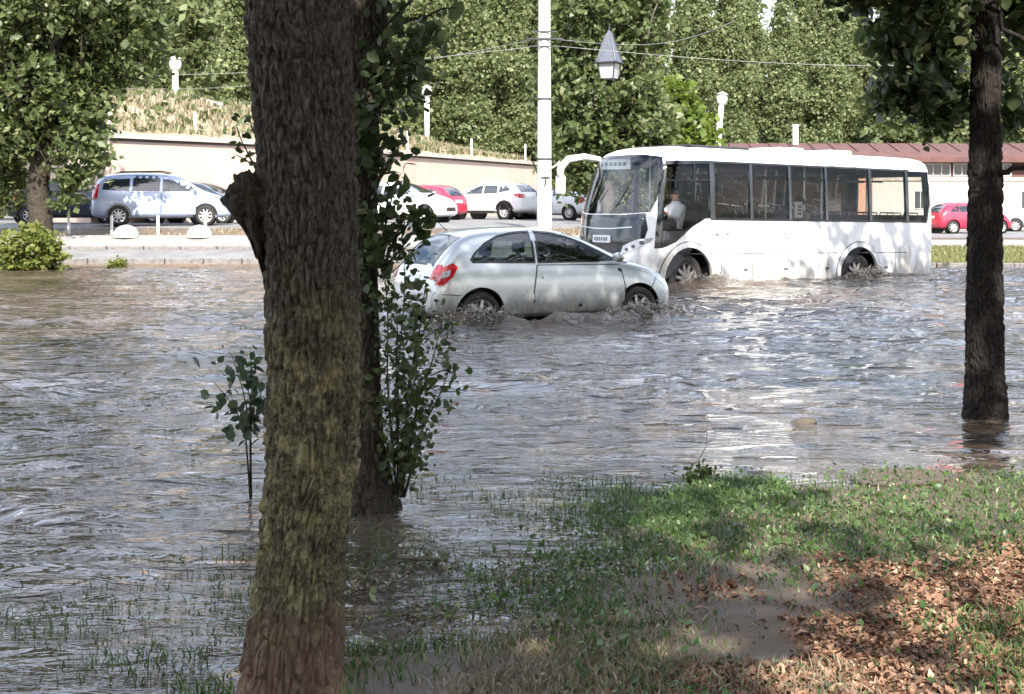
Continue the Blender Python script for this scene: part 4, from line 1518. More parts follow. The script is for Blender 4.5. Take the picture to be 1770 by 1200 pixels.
def make_car(kind_, name, paint, label, loc, yaw, cut=False, spokes=7, group=None, roof_rails=False, cladding=False, steer=0.0):
    K = CARS[kind_]
    root = empty(name, loc, yaw, label, 'car', group)
    key = kind_
    if key not in _bodies:
        base = shell_mesh(K['st'], 'car_body')
        bv = bvh_of(base)
        cutters = []
        hw = max(s[4] for s in K['st'])
        for ax in K['ax']:
            for s in (1, -1):
                pr = [(0.0, s * (hw - 0.26)), (K['arch'], s * (hw - 0.26)), (K['arch'], s * (hw + 0.2)), (0.0, s * (hw + 0.2))]
                mb = MB()
                mb.lathe([(K['arch'], s * (hw - 0.27)), (K['arch'], s * (hw + 0.25))], 36, 'y', (ax, 0, K['r']))
                cutters.append(mb.mesh('c'))
        _bodies[key] = (base, bv, cutters, hw)
    base, bv, cutters, hw = _bodies[key]
    inner = base.copy()
    if cut:
        # hollow shell with real window openings
        o = bpy.data.objects.new('tmp', inner)
        COL.objects.link(o)
        md = o.modifiers.new('so', 'SOLIDIFY')
        md.thickness = 0.03
        md.offset = -1
        inner.materials.append(MATS[paint])
        inner.materials.append(MATS['interior_grey'])
        md.material_offset = 1
        md.material_offset_rim = 1
        sh = evaluated(o, 'shell')
        bpy.data.objects.remove(o)
        cuts = []
        for w in K['win']:
            cuts.append(MB().prism(w, 0.35, 1.2, 'y').mesh('c'))
            cuts.append(MB().prism(w, -1.2, -0.35, 'y').mesh('c'))
        cuts.append(MB().prism(K['screen'], 0.95, 2.0, 'z').mesh('c'))
        cuts.append(MB().prism(K['rear'], 0.95, 2.0, 'z').mesh('c'))
        wl_ = []
        for ax in K['ax']:
            for s in (1, -1):
                wl_.append(MB().lathe([(K['arch'], s * (hw - 0.27)), (K['arch'], s * (hw + 0.25))], 40, 'y', (ax, 0, K['r'])).mesh('c'))
        me = boolean_cut(sh, cuts + wl_, None, 'body')
    else:
        inner.materials.append(MATS[paint])
        wl_ = [c.copy() for c in cutters]
        me = boolean_cut(inner, wl_, None, 'body')
    smooth_angle(me, 38)
    body = link('body', me, None, root)
    # dark wheel housings
    for ax in K['ax']:
        for s in (1, -1):
            MB().lathe([(K['arch'] - 0.006, s * (hw - 0.30)), (K['arch'] - 0.006, s * (hw - 0.06))], 28, 'y', (ax, 0, K['r']), False).build('wheel_housing', 'black_trim', body)
    gm = 'car_glass' if cut else 'far_glass'
    for w in K['win']:
        for s in (1, -1):
            if not cut:
                panel('window', bv, w, 'y', s, gm, root, 0.004, maxlen=0.2)
            else:
                panel('window', bv, w, 'y', s, gm, root, -0.004, rim=0, maxlen=0.2)
    panel('windscreen', bv, K['screen'], 'z', 1, gm, root, -0.004 if cut else 0.004, rim=0 if cut else 0.012, maxlen=0.2)
    panel('rear_window', bv, K['rear'], 'z', 1, gm, root, -0.004 if cut else 0.004, rim=0 if cut else 0.012, maxlen=0.15)
    if cut:
        for s in (1, -1):
            for w in K['win']:
                ring_panel('window_seal', bv, grow(w, -0.004), grow(w, 0.020), 'y', s, 'black_trim', root, 0.004)
            # panel gaps drawn as thin dark strips let into the body
            for nm, q in (('bumper_gap', [(-1.62, .56), (-1.97, .585), (-1.97, .597), (-1.62, .572)]), ('wing_gap', [(1.36, .55), (1.52, .80), (1.535, .80), (1.375, .55)]),
                          ('tailgate_gap', [(-1.80, 1.10), (-1.93, .92), (-1.945, .93), (-1.815, 1.115)])):
                panel(nm, bv, q, 'y', s, 'black_trim', root, 0.003, rim=0.004)
            panel('bonnet_gap', bv, [(1.06, s * .70), (1.40, s * .665), (1.62, s * .55), (1.62, s * .565), (1.40, s * .68), (1.06, s * .715)][::s], 'z', 1, 'black_trim', root, 0.003, rim=0.004)
        ring_panel('window_seal', bv, grow(K['screen'], -0.004), grow(K['screen'], 0.022), 'z', 1, 'black_trim', root, 0.004)
        ring_panel('window_seal', bv, grow(K['rear'], -0.004), grow(K['rear'], 0.016), 'z', 1, 'black_trim', root, 0.004)
    for s in (1, -1):
        for dk, hk in (('door', 'handle'), ('door2', 'handle2')):
            if dk in K:
                dp = K[dk]
                cxm = sum(p[0] for p in dp) / len(dp)
                czm = sum(p[1] for p in dp) / len(dp)
                gap = [(cxm + (p[0] - cxm) * 1.024, czm + (p[1] - czm) * 1.04) for p in dp]
                dr = panel('door', bv, dp, 'y', s, paint, root, 0.006, sub=4, maxlen=0.16, rim=0.004)
                panel('door_gap', bv, gap, 'y', s, 'black_trim', dr, 0.002, sub=4, maxlen=0.16, rim=0.006)
                (hx0, hz0), (hx1, hz1) = K[hk]
                panel('handle', bv, [(hx0, hz0 - .018), (hx1, hz1 - .018), (hx1, hz1 + .018), (hx0, hz0 + .018)], 'y', s, paint, dr, 0.035, rim=0.03)
        sgn = s
        panel('headlight', bv, K['head'], 'y', s, 'clear_lens', root, 0.005)
        panel('tail_light', bv, K['tailside'], 'y', s, 'red_lens', root, 0.006, maxlen=0.05)
        if cut:
            panel('lamp_insert', bv, [(-1.915, .79), (-1.86, .88), (-1.76, .915), (-1.79, .83)], 'y', s, 'clear_lens', root, 0.010, rim=0.004)
        tl = K['tail'] if s > 0 else mirror_poly(K['tail'])
        panel('tail_light', bv, tl, 'x', -1, 'red_lens', root, 0.006, maxlen=0.06)
        # door mirror
        mx0 = K['win'][0][0]
        mr = MB()
        mr.lathe([(0.02, -.055), (0.075, -.045), (0.095, 0.0), (0.085, .045), (0.03, .06)], 12, 'x')
        o = mr.build('mirror', paint, root, smooth=True)
        o.location = (mx0[0] - 0.10, s * (hw + 0.075), mx0[1] + 0.055)
        o.scale = (0.9, 1.15, 0.78)
    zt = K['st'][0]
    panel('number_plate', bv, [(-.26, .50), (.26, .50), (.26, .61), (-.26, .61)] if kind_ != 'hatch' else [(-.26, .72), (.26, .72), (.26, .83), (-.26, .83)], 'x', -1, 'plate_white', root, 0.01, maxlen=0.2)
    panel('grille', bv, [(-.42, .40), (.42, .40), (.36, .54), (-.36, .54)], 'x', 1, 'black_trim', root, 0.006, maxlen=0.2)
    # sill and bumper trims
    for s in (1, -1):
        a0, a1 = K['ax'][0] + K['arch'] + 0.03, K['ax'][1] - K['arch'] - 0.03
        z0 = K['st'][6][1]
        panel('sill', bv, [(a0, z0 + .035), (a1, z0 + .035), (a1, z0 + .11), (a0, z0 + .11)], 'y', s, 'black_trim' if cladding else paint, root, 0.010, maxlen=0.4)
        if cladding:
            for ax in K['ax']:
                n = 14
                ri, ro = K['arch'] + 0.0, K['arch'] + 0.055
                pts = [(ax + ro * math.cos(t), K['r'] + ro * math.sin(t)) for t in np.linspace(-0.05, math.pi + 0.05, n)]
                pts += [(ax + ri * math.cos(t), K['r'] + ri * math.sin(t)) for t in np.linspace(math.pi + 0.05, -0.05, n)]
                panel('arch_trim', bv, pts, 'y', s, 'black_trim', root, 0.008, maxlen=0.2)
    for i, ax in enumerate(K['ax']):
        for s in (1, -1):
            wheel(root, ax, s * (hw - 0.115), K['r'], K['r'], K['tw'], s, spokes, steer=steer if i else 0.0)
    if roof_rails:
        for s in (1, -1):
            MB().tube([(-1.4, s * .60, 1.60), (-1.2, s * .60, 1.655), (0, s * .60, 1.68), (.3, s * .60, 1.62)], 0.018, 6).build('roof_rail', 'black_trim', root)
    if cut:
        for (x, y) in ((.05, .36), (.05, -.36), (-.85, .38), (-.85, -.38)):
            sb = MB().box(-.27, -.12, -.23, .23, .55, 1.05).box(-.25, .28, -.23, .23, .45, .60).build('seat', 'seat_cloth', root, loc=(x, y, 0), bevel=0.05)
            MB().box(-.25, -.16, -.13, .13, 1.08, 1.24).box(-.215, -.195, -.06, .06, 1.0, 1.1).build('headrest', 'seat_cloth', sb, bevel=0.02)
        MB().box(.55, 1.0, -.68, .68, .70, .93).build('dashboard', 'dark_plastic', root, bevel=0.05)
        sw = MB()
        pts = [Vector((0, .18 * math.cos(t), .18 * math.sin(t))) for t in np.linspace(0, 2 * math.pi, 20)]
        o = sw.tube(pts, .014, 6).build('steering_wheel', 'black_trim', root, loc=(.50, .36, .93))
        o.rotation_euler = (0, R(-25), 0)
        MB().tube([(-1.46, 0, 1.415), (-1.60, 0, 1.54)], [.008, .004], 5).build('aerial', 'black_trim', root)
        panel('fuel_flap', bv, [(-1.60 + .075 * math.cos(t), .80 + .075 * math.sin(t)) for t in np.linspace(0, 2 * math.pi, 14)[:-1]], 'y', -1, paint, root, 0.006, rim=0.004)
        panel('bumper_strip', bv, [(-.70, .555), (.70, .555), (.70, .59), (-.70, .59)], 'x', -1, paint, root, 0.014, maxlen=0.12)
        panel('screen_pillar_trim', bv, [(1.05, .965), (.90, 1.0), (.86, .985), (.98, .945)], 'y', -1, 'black_trim', root, 0.004)
    return root


def car_at(kind_, name, paint, label, u, Y, head, z=None, **kw):
    x = PX(u, Y)
    z = gz(x, Y) + 0.012 if z is None else z
    return make_car(kind_, name, paint, label, (x, Y, z), math.atan2(head[1], head[0]), **kw)


# the silver car ploughing through the water
make_car('hatch', 'hatchback_car', 'silver_paint', 'silver three-door hatchback driving through the flood water in front of the bus',
         (CAR_C.x, CAR_C.y, -0.15), CAR_YAW, cut=True, spokes=7)
car_at('mpv', 'estate_car', 'blue_paint', 'pale blue estate car parked side-on before the wall at left', 279, 43.6, (0.955, 0.30), roof_rails=True, spokes=9)
car_at('sedan', 'sedan_car', 'dark_paint', 'dark sedan parked behind the front of the pale blue car', 345, 47.8, (0.95, -0.30), spokes=8)
car_at('hatch', 'parked_car', 'dark_paint', 'dark car mostly hidden behind the shaded tree at far left', 118, 46.5, (0.9, 0.42), spokes=8)
car_at('hatch', 'parked_car', 'pale_paint', 'whitish car showing its wheel beside the leafy trunk, before the red car', 698, 49.5, (0.93, -0.36), spokes=8)
car_at('hatch', 'parked_car', 'red_paint', 'red hatchback parked left of the white crossover at the wall', 724, 58.5, (-0.86, 0.50), spokes=8)
car_at('suv', 'crossover_car', 'white_paint', 'white crossover car parked tail-out left of the concrete pole', 850, 60.5, (-0.80, 0.60), spokes=9, cladding=True)
car_at('hatch', 'parked_car', 'pale_paint', 'pale car half hidden between the concrete pole and the bus', 955, 60.0, (-0.83, 0.56), spokes=9)
car_at('hatch', 'parked_car', 'red_paint', 'red hatchback parked beyond the lawn between the bus and the right tree', 1676, 66.0, (0.97, 0.22), spokes=8)
car_at('sedan', 'parked_car', 'grey_paint', 'grey car at the right edge beyond the lawn', 1800, 70.0, (-0.98, 0.2), spokes=8)

# ---------------------------------------------------------------- the bus
def bus_shell():
    #      z     w     F     R     (half width, nose x, tail x)
    lev = [(0.33, 1.16, 8.36, 0.06), (0.45, 1.195, 8.42, 0.02), (0.80, 1.20, 8.45, 0.0), (1.20, 1.20, 8.46, 0.0), (1.60, 1.20, 8.42, 0.0), (1.90, 1.19, 8.34, 0.01),
           (2.30, 1.17, 8.22, 0.03), (2.60, 1.15, 8.11, 0.05), (2.76, 1.13, 8.00, 0.07), (2.87, 1.09, 7.86, 0.11), (2.94, 1.01, 7.70, 0.18), (2.99, 0.86, 7.48, 0.30), (3.02, 0.60, 7.1, 0.6)]
    zs = []
    for a, b in zip(lev[:-1], lev[1:]):
        n = max(1, int((b[0] - a[0]) / 0.11))
        for k in range(n):
            t = k / n
            zs.append(tuple(a[i] + (b[i] - a[i]) * t for i in range(4)))
    zs.append(lev[-1])
    nf, nr, ns = 30, 12, 44
    V = []
    for (z, w, F, Rr) in zs:
        half = []
        # from rear centre to left side to front centre
        cr = 0.16
        half.append((Rr, 0.0))
        for k in range(1, 6):
            half.append((Rr, (w - cr) * k / 5))
        for k in range(1, 6):
            t = math.pi / 2 * k / 5
            half.append((Rr + cr * (1 - math.cos(t)), w - cr + cr * math.sin(t)))
        d = 0.80
        x0 = F - d
        for k in range(1, ns):
            half.append((Rr + cr + (x0 - Rr - cr) * k / ns, w))
        for k in range(0, nf + 1):
            t = math.pi / 2 * (1 - k / nf)
            c, s = math.cos(t), math.sin(t)
            half.append((x0 + d * abs(c) ** (2 / 2.7), w * abs(s) ** (2 / 2.7)))
        V.append(half + [(p[0], -p[1]) for p in half[1:-1]][::-1])
    n = len(V[0])
    vs = [(p[0], p[1], z[0]) for z, row in zip(zs, V) for p in row]
    fs = [tuple(f) for f in grid_faces(len(zs), n, wrap=True)]
    fs.append(tuple(range(n))[::-1])
    fs.append(tuple((len(zs) - 1) * n + k for k in range(n)))
    me = bpy.data.meshes.new('bus_shell')
    me.from_pydata(vs, [], fs)
    bm = bmesh.new()
    bm.from_mesh(me)
    bmesh.ops.remove_doubles(bm, verts=bm.verts, dist=1e-5)
    bmesh.ops.recalc_face_normals(bm, faces=bm.faces)
    bm.to_mesh(me)
    bm.free()
    return me


BZ = -0.27
bus = empty('bus', (BUS_O.x, BUS_O.y, BZ), BUS_YAW, 'white city bus standing in the flood with its dark windscreen mask facing left', 'bus')
bus.rotation_euler = (0, R(-0.9), BUS_YAW)
bus.location.z = BZ - 0.19
bus.scale = (1.05, 1.05, 1.05)
bsh = bus_shell()
bbv = bvh_of(bsh)
BW_AX = (2.465, 7.30)
BW_R, BW_ARCH = 0.46, 0.60
BELT, WTOPB = 1.61, 2.70
WIN_L = [[(.17, 1.98), (.30, BELT), (.88, BELT), (.88, WTOPB), (.17, WTOPB)],
         [(.95, BELT), (2.08, BELT), (2.08, WTOPB), (.95, WTOPB)],
         [(2.14, BELT), (3.45, BELT), (3.45, WTOPB), (2.14, WTOPB)],
         [(3.50, BELT), (4.52, BELT), (4.52, WTOPB), (3.50, WTOPB)],
         [(4.58, BELT), (5.62, BELT), (5.62, WTOPB), (4.58, WTOPB)],
         [(5.67, BELT), (6.66, BELT), (6.66, WTOPB), (5.67, WTOPB)]]
SWOOSH = [(6.90, 1.61), (7.20, 1.47), (7.42, 1.32), (7.65, 1.16), (7.95, 1.05), (8.10, 1.04)]
DRV = [(6.74, 1.61)] + SWOOSH[:2] + [(7.42, 1.36), (7.62, 1.36), (7.97, 1.36), (7.90, 2.00), (7.76, WTOPB - 0.06), (6.74, WTOPB)]
WIN_R = [[(.17, 1.98), (.30, BELT), (.88, BELT), (.88, WTOPB), (.17, WTOPB)], [(.95, BELT), (2.08, BELT), (2.08, WTOPB), (.95, WTOPB)],
         [(2.14, BELT), (3.28, BELT), (3.28, WTOPB), (2.14, WTOPB)], [(3.33, 0.62), (4.52, 0.62), (4.52, WTOPB), (3.33, WTOPB)],
         [(4.58, BELT), (5.62, BELT), (5.62, WTOPB), (4.58, WTOPB)], [(5.67, BELT), (6.60, BELT), (6.60, WTOPB), (5.67, WTOPB)],
         [(6.70, 0.62), (7.70, 0.62), (7.66, 1.9), (7.56, WTOPB - 0.04), (6.70, WTOPB)]]
SCREEN = [(-1.02, 1.72), (-1.06, 1.95), (-1.02, 2.60), (-.92, 2.78), (-.5, 2.83), (.5, 2.83), (.92, 2.78), (1.02, 2.60), (1.06, 1.95), (1.02, 1.72), (.5, 1.68), (-.5, 1.68)]
REARW = [(-.95, 1.75), (.95, 1.75), (.90, 2.60), (-.90, 2.60)]
o = bpy.data.objects.new('tmp', bsh.copy())
COL.objects.link(o)
for mname in ('bus_white', 'interior_ceiling'):
    o.data.materials.append(MATS[mname])
md = o.modifiers.new('so', 'SOLIDIFY')
md.thickness, md.offset, md.material_offset, md.material_offset_rim = 0.045, -1, 1, 1
sh = evaluated(o, 'shell')
bpy.data.objects.remove(o)
cuts = [MB().prism(w, 0.7, 1.5, 'y').mesh('c') for w in WIN_L + [DRV]] + [MB().prism(w, -1.5, -0.7, 'y').mesh('c') for w in WIN_R]
cuts.append(MB().prism(SCREEN, 7.3, 9.2, 'x').mesh('c'))
cuts.append(MB().prism(REARW, -0.5, 0.4, 'x').mesh('c'))
for ax in BW_AX:
    for s in (1, -1):
        cuts.append(MB().lathe([(BW_ARCH, s * 0.80), (BW_ARCH, s * 1.5)], 40, 'y', (ax, 0, BW_R)).mesh('c'))
me = boolean_cut(sh, cuts, None, 'body')
smooth_angle(me, 32)
body = link('body', me, None, bus)
for ax in BW_AX:
    for s in (1, -1):
        MB().lathe([(BW_ARCH - 0.006, s * 0.70), (BW_ARCH - 0.006, s * 1.13)], 32, 'y', (ax, 0, BW_R), False).build('wheel_housing', 'black_trim', body)
        n = 20
        for nm, ri, ro, m_, of in (('arch_lip', BW_ARCH, BW_ARCH + 0.10, 'bus_white', 0.022), ('arch_gap', BW_ARCH + 0.10, BW_ARCH + 0.118, 'dark_plastic', 0.006)):
            pts = [(ax + ro * math.cos(t), BW_R + ro * math.sin(t)) for t in np.linspace(-0.18, math.pi + 0.18, n)]
            pts += [(ax + ri * math.cos(t), BW_R + ri * math.sin(t)) for t in np.linspace(math.pi + 0.18, -0.18, n)]
            panel(nm, bbv, pts, 'y', s, m_, body, of, maxlen=0.25, rim=0.02)
for i, ax in enumerate(BW_AX):
    for s in (1, -1):
        wheel(bus, ax, s * 1.02, BW_R, BW_R, 0.26, s, 10, 'steel_wheel', steer=R(6) if i else 0)
# panes
for w in WIN_L:
    panel('window', bbv, w, 'y', 1, 'bus_glass', bus, -0.006, rim=0, maxlen=0.6)
panel('window', bbv, DRV, 'y', 1, 'bus_glass', bus, -0.006, rim=0, maxlen=0.2)
for w in WIN_R:
    panel('window', bbv, w, 'y', -1, 'bus_glass', bus, -0.006, rim=0, maxlen=0.6)
panel('windscreen', bbv, SCREEN, 'x', 1, 'screen_glass', bus, -0.006, rim=0, sub=5, maxlen=0.15)
panel('rear_window', bbv, REARW, 'x', -1, 'bus_glass', bus, -0.006, rim=0)
# black glazing frames: one band around the panes (pillars, top and bottom rails)
for s, wins in ((1, WIN_L), (-1, WIN_R)):
    for a, b in zip(wins[:-1], wins[1:]):
        xa, xb = max(p[0] for p in a), min(p[0] for p in b)
        panel('pillar', bbv, [(xa - 0.012, BELT), (xb + 0.012, BELT), (xb + 0.012, WTOPB), (xa - 0.012, WTOPB)], 'y', s, 'black_gloss', bus, 0.006, rim=0.05, maxlen=0.5)
    panel('glazing_rail', bbv, [(.14, WTOPB - 0.01), (7.0, WTOPB - 0.01), (7.0, WTOPB + 0.03), (.14, WTOPB + 0.03)], 'y', s, 'black_trim', bus, 0.005, maxlen=0.5)
    panel('glazing_rail', bbv, [(.30, BELT - 0.03), (6.7, BELT - 0.03), (6.7, BELT + 0.015), (.30, BELT + 0.015)], 'y', s, 'black_trim', bus, 0.005, maxlen=0.5)
    panel('glazing_rail', bbv, [(.13, 1.98), (.27, BELT - 0.03), (.33, BELT - 0.01), (.19, 2.0), (.19, WTOPB), (.13, WTOPB)], 'y', s, 'black_trim', bus, 0.005, maxlen=0.5)
panel('pillar', bbv, [(6.64, BELT - 0.03), (6.76, BELT - 0.03), (6.76, WTOPB + 0.03), (6.64, WTOPB + 0.03)], 'y', 1, 'black_gloss', bus, 0.006, rim=0.05, maxlen=0.5)
# lower dark swoosh under the driver's window and its frame
sw = SWOOSH + [(8.08, 1.37), (7.42, 1.37), (7.20, 1.49), (6.92, 1.63)]
panel('swoosh_panel', bbv, sw, 'y', 1, 'black_gloss', bus, 0.006, maxlen=0.12)
panel('window_frame', bbv, [(7.96, 1.36), (8.08, 1.36), (7.99, 2.02), (7.85, WTOPB), (6.76, WTOPB + 0.03), (6.76, WTOPB - 0.02), (7.76, WTOPB - 0.07), (7.89, 2.0)], 'y', 1, 'black_gloss', bus, 0.006, maxlen=0.12)
MB().tube([(6.78, 1.19, 2.34), (7.83, 1.155, 2.32)], 0.018, 5).build('window_bar', 'black_trim', bus)
MB().box(7.13, 7.17, 1.13, 1.16, 1.50, 2.66).build('window_bar', 'black_trim', bus)
# route mask and front details
mask = panel('front_mask', bbv, [(-.96, 1.70), (-1.02, 1.40), (-.98, 1.20), (-.80, 1.02), (-.5, .88), (.5, .88), (.80, 1.02), (.98, 1.20), (1.02, 1.40), (.96, 1.70), (.5, 1.665), (-.5, 1.665)], 'x', 1, 'black_gloss', bus, 0.006, sub=5, maxlen=0.14)
panel('mask_trim', bbv, [(-.75, 1.425), (-.25, 1.39), (.25, 1.39), (.75, 1.425), (.75, 1.445), (.25, 1.41), (-.25, 1.41), (-.75, 1.445)], 'x', 1, 'grab_rail', mask, 0.014, maxlen=0.2)
panel('bumper_slot', bbv, [(-.62, .58), (.62, .58), (.66, .74), (-.66, .74)], 'x', 1, 'black_trim', mask, 0.006, maxlen=0.2)
panel('bumper_trim', bbv, [(-.62, .845), (.62, .845), (.62, .875), (-.62, .875)], 'x', 1, 'bus_white', mask, 0.02, maxlen=0.2)
pl = panel('number_plate', bbv, [(-.26, 1.13), (.26, 1.13), (.26, 1.27), (-.26, 1.27)], 'x', 1, 'plate_white', bus, 0.03, rim=0.02, maxlen=0.3)
for k in range(6):
    a = -.20 + k * .068
    panel('plate_character', bbv, [(a, 1.165), (a + .04, 1.165), (a + .04, 1.235), (a, 1.235)], 'x', 1, 'print_dark', pl, 0.033, rim=0)
for s in (1, -1):
    hp = [(.52, .92), (.78, .98), (1.06, 1.16), (1.10, 1.24), (.86, 1.20), (.58, 1.08)]
    hp = hp if s > 0 else mirror_poly(hp)
    hl = panel('headlight', bbv, hp, 'x', 1, 'clear_lens', bus, 0.012, sub=4, maxlen=0.1)
    for (y, z) in ((.66, 1.01), (.80, 1.07), (.95, 1.145)):
        panel('lamp_bowl', bbv, [(s * y + .042 * math.cos(t), z + .036 * math.sin(t)) for t in np.linspace(0, 2 * math.pi, 11)[:-1]], 'x', 1, 'print_dark', hl, 0.016, rim=0.004)
    MB().tube([(8.33, s * .35 - .25, 1.70), (8.36, s * .35 + .05, 1.92), (8.30, s * .35 + .22, 2.20)], 0.012, 5).build('wiper', 'black_trim', bus)
# destination board behind the windscreen, route card in a side window
MB().box(7.80, 7.82, -.80, .05, 2.56, 2.76).build('route_board', 'paper', bus)
for k in range(5):
    MB().box(7.822, 7.826, -.72 + k * .14, -.63 + k * .14, 2.63, 2.70).build('route_print', 'print_dark', bus)
cd = MB().box(4.12, 4.36, 1.120, 1.126, 1.65, 1.98).build('route_card', 'paper', bus)
for z in (1.72, 1.79, 1.86):
    MB().box(4.16, 4.31 - random.uniform(0, .05), 1.128, 1.131, z, z + 0.035).build('card_print', 'print_dark', cd)
# door of the right side, side markings, hatches, seams, markers
panel('panel_seam', bbv, [(.10, .93), (7.9, .93), (7.9, .945), (.10, .945)], 'y', 1, 'dark_plastic', body, 0.002, maxlen=0.5, rim=0.004)
for x in (1.30, 3.42, 4.60, 5.60, 6.45):
    panel('panel_seam', bbv, [(x, .36), (x + .012, .36), (x + .012, .93), (x, .93)], 'y', 1, 'dark_plastic', body, 0.002, rim=0.004)
for x in (1.55, 3.40, 4.62, 5.75):
    panel('side_marker', bbv, [(x, .60), (x + .10, .60), (x + .10, .645), (x, .645)], 'y', 1, 'print_dark', bus, 0.012)
for x, z, w in ((6.62, 1.285, .10), (6.34, 1.30, .08), (6.22, 1.315, .03), (6.14, 1.315, .03), (6.06, 1.315, .03), (5.98, 1.315, .03), (4.72, 1.30, .05), (4.66, 1.22, .05)):
    panel('side_lettering', bbv, [(x - w, z), (x, z), (x, z + .035), (x - w, z + .035)], 'y', 1, 'print_dark', bus, 0.004, rim=0.002)
hp = [(1.05, .36), (1.45, .36), (1.45, .9), (1.05, .9)]
panel('engine_flap', bbv, [(.45, .42), (1.28, .42), (1.28, .90), (.45, .90)], 'y', 1, 'bus_white', bus, 0.006, maxlen=0.4, rim=0.004)
for x, l, w, h, m_ in ((1.9, .7, .5, .10, 'bus_white'), (3.4, .75, .5, .10, 'bus_white'), (5.3, 1.7, .8, .03, 'dark_plastic')):
    MB().box(x, x + l, -w, w, 3.0, 3.0 + h + 0.02).build('roof_hatch', m_, bus, bevel=0.04)
panel('skirt', bbv, [(.1, .34), (8.0, .34), (8.0, .37), (.1, .37)], 'y', 1, 'black_trim', bus, 0.004, maxlen=0.4)
# mirror arm on the far front corner: a white horn drooping from the roof edge
MB().tube([(7.70, -1.02, 2.78), (8.02, -1.14, 2.82), (8.34, -1.25, 2.76), (8.47, -1.31, 2.60), (8.48, -1.32, 2.40)], [.05, .07, .075, .08, .07], 10).build('mirror_arm', 'bus_white', bus, smooth=True)
MB().box(8.41, 8.53, -1.43, -1.21, 2.06, 2.44).build('mirror', 'bus_white', bus, bevel=0.04)
# interior
fl = MB().box(.06, 8.1, -.69, .69, .50, .62)
for s in (1, -1):
    for a, b in ((.06, BW_AX[0] - .64), (BW_AX[0] + .64, BW_AX[1] - .64)):
        fl.box(a, b, min(s * .692, s * 1.12), max(s * .692, s * 1.12), .50, .62)
fl.build('floor', 'interior_grey', bus)
MB().box(7.45, 8.15, -1.0, 1.05, .95, 1.62).build('dashboard', 'dark_plastic', bus, bevel=0.08)
MB().box(6.55, 6.60, .15, 1.10, .62, 1.95).build('partition', 'interior_grey', bus)
st_me = MB().box(0, .46, -.21, .21, .34, .46).box(-.10, .02, -.21, .21, .40, 1.12).box(.15, .25, -.05, .05, 0, .36).mesh('seat', bevel=0.035)
st_me.materials.append(MATS['seat_cloth'])
hg_me = MB().tube([(-.04, -.20, 1.08), (-.04, -.18, 1.17), (-.04, .18, 1.17), (-.04, .20, 1.08)], .016, 6).mesh('seat_grip')
hg_me.materials.append(MATS['grab_rail'])
for y in (.88, .42, -.50, -.90):
    for x in (.45, 1.25, 2.15, 2.95, 3.75, 4.55, 5.35, 6.0):
        if y < 0 and 3.1 < x < 4.6:
            continue
        if y == .42 and x in (2.95, 4.55, 6.0):
            continue
        o = bpy.data.objects.new('seat', st_me)
        COL.objects.link(o)
        o.parent = bus
        o.location = (x, y, .62)
        g = bpy.data.objects.new('seat_grip', hg_me)
        COL.objects.link(g)
        g.parent = o
for x, y in ((1.1, .22), (2.0, -.28), (3.1, -.9), (3.1, .22), (4.7, -.9), (4.7, .22), (5.8, .22), (6.6, -.75)):
    MB().tube([(x, y, .62), (x, y, 2.95)], .02, 8).build('grab_pole', 'grab_rail', bus)
for y in (.24, -.28):
    MB().tube([(.6, y, 2.48), (6.4, y, 2.48)], .018, 8).build('grab_rail', 'grab_rail', bus)
ds = MB().box(0, .50, -.26, .26, .46, .60).box(-.13, .02, -.26, .26, .55, 1.30).box(.1, .35, -.15, .15, 0, .48).build('driver_seat', 'seat_cloth', bus, loc=(6.80, .52, .62), bevel=0.05)
pts = [Vector((0, .24 * math.cos(t), .24 * math.sin(t))) for t in np.linspace(0, 2 * math.pi, 24)]
o = MB().tube(pts, .018, 6).build('steering_wheel', 'black_trim', bus, loc=(7.62, .52, 1.62))
o.rotation_euler = (0, R(-50), 0)


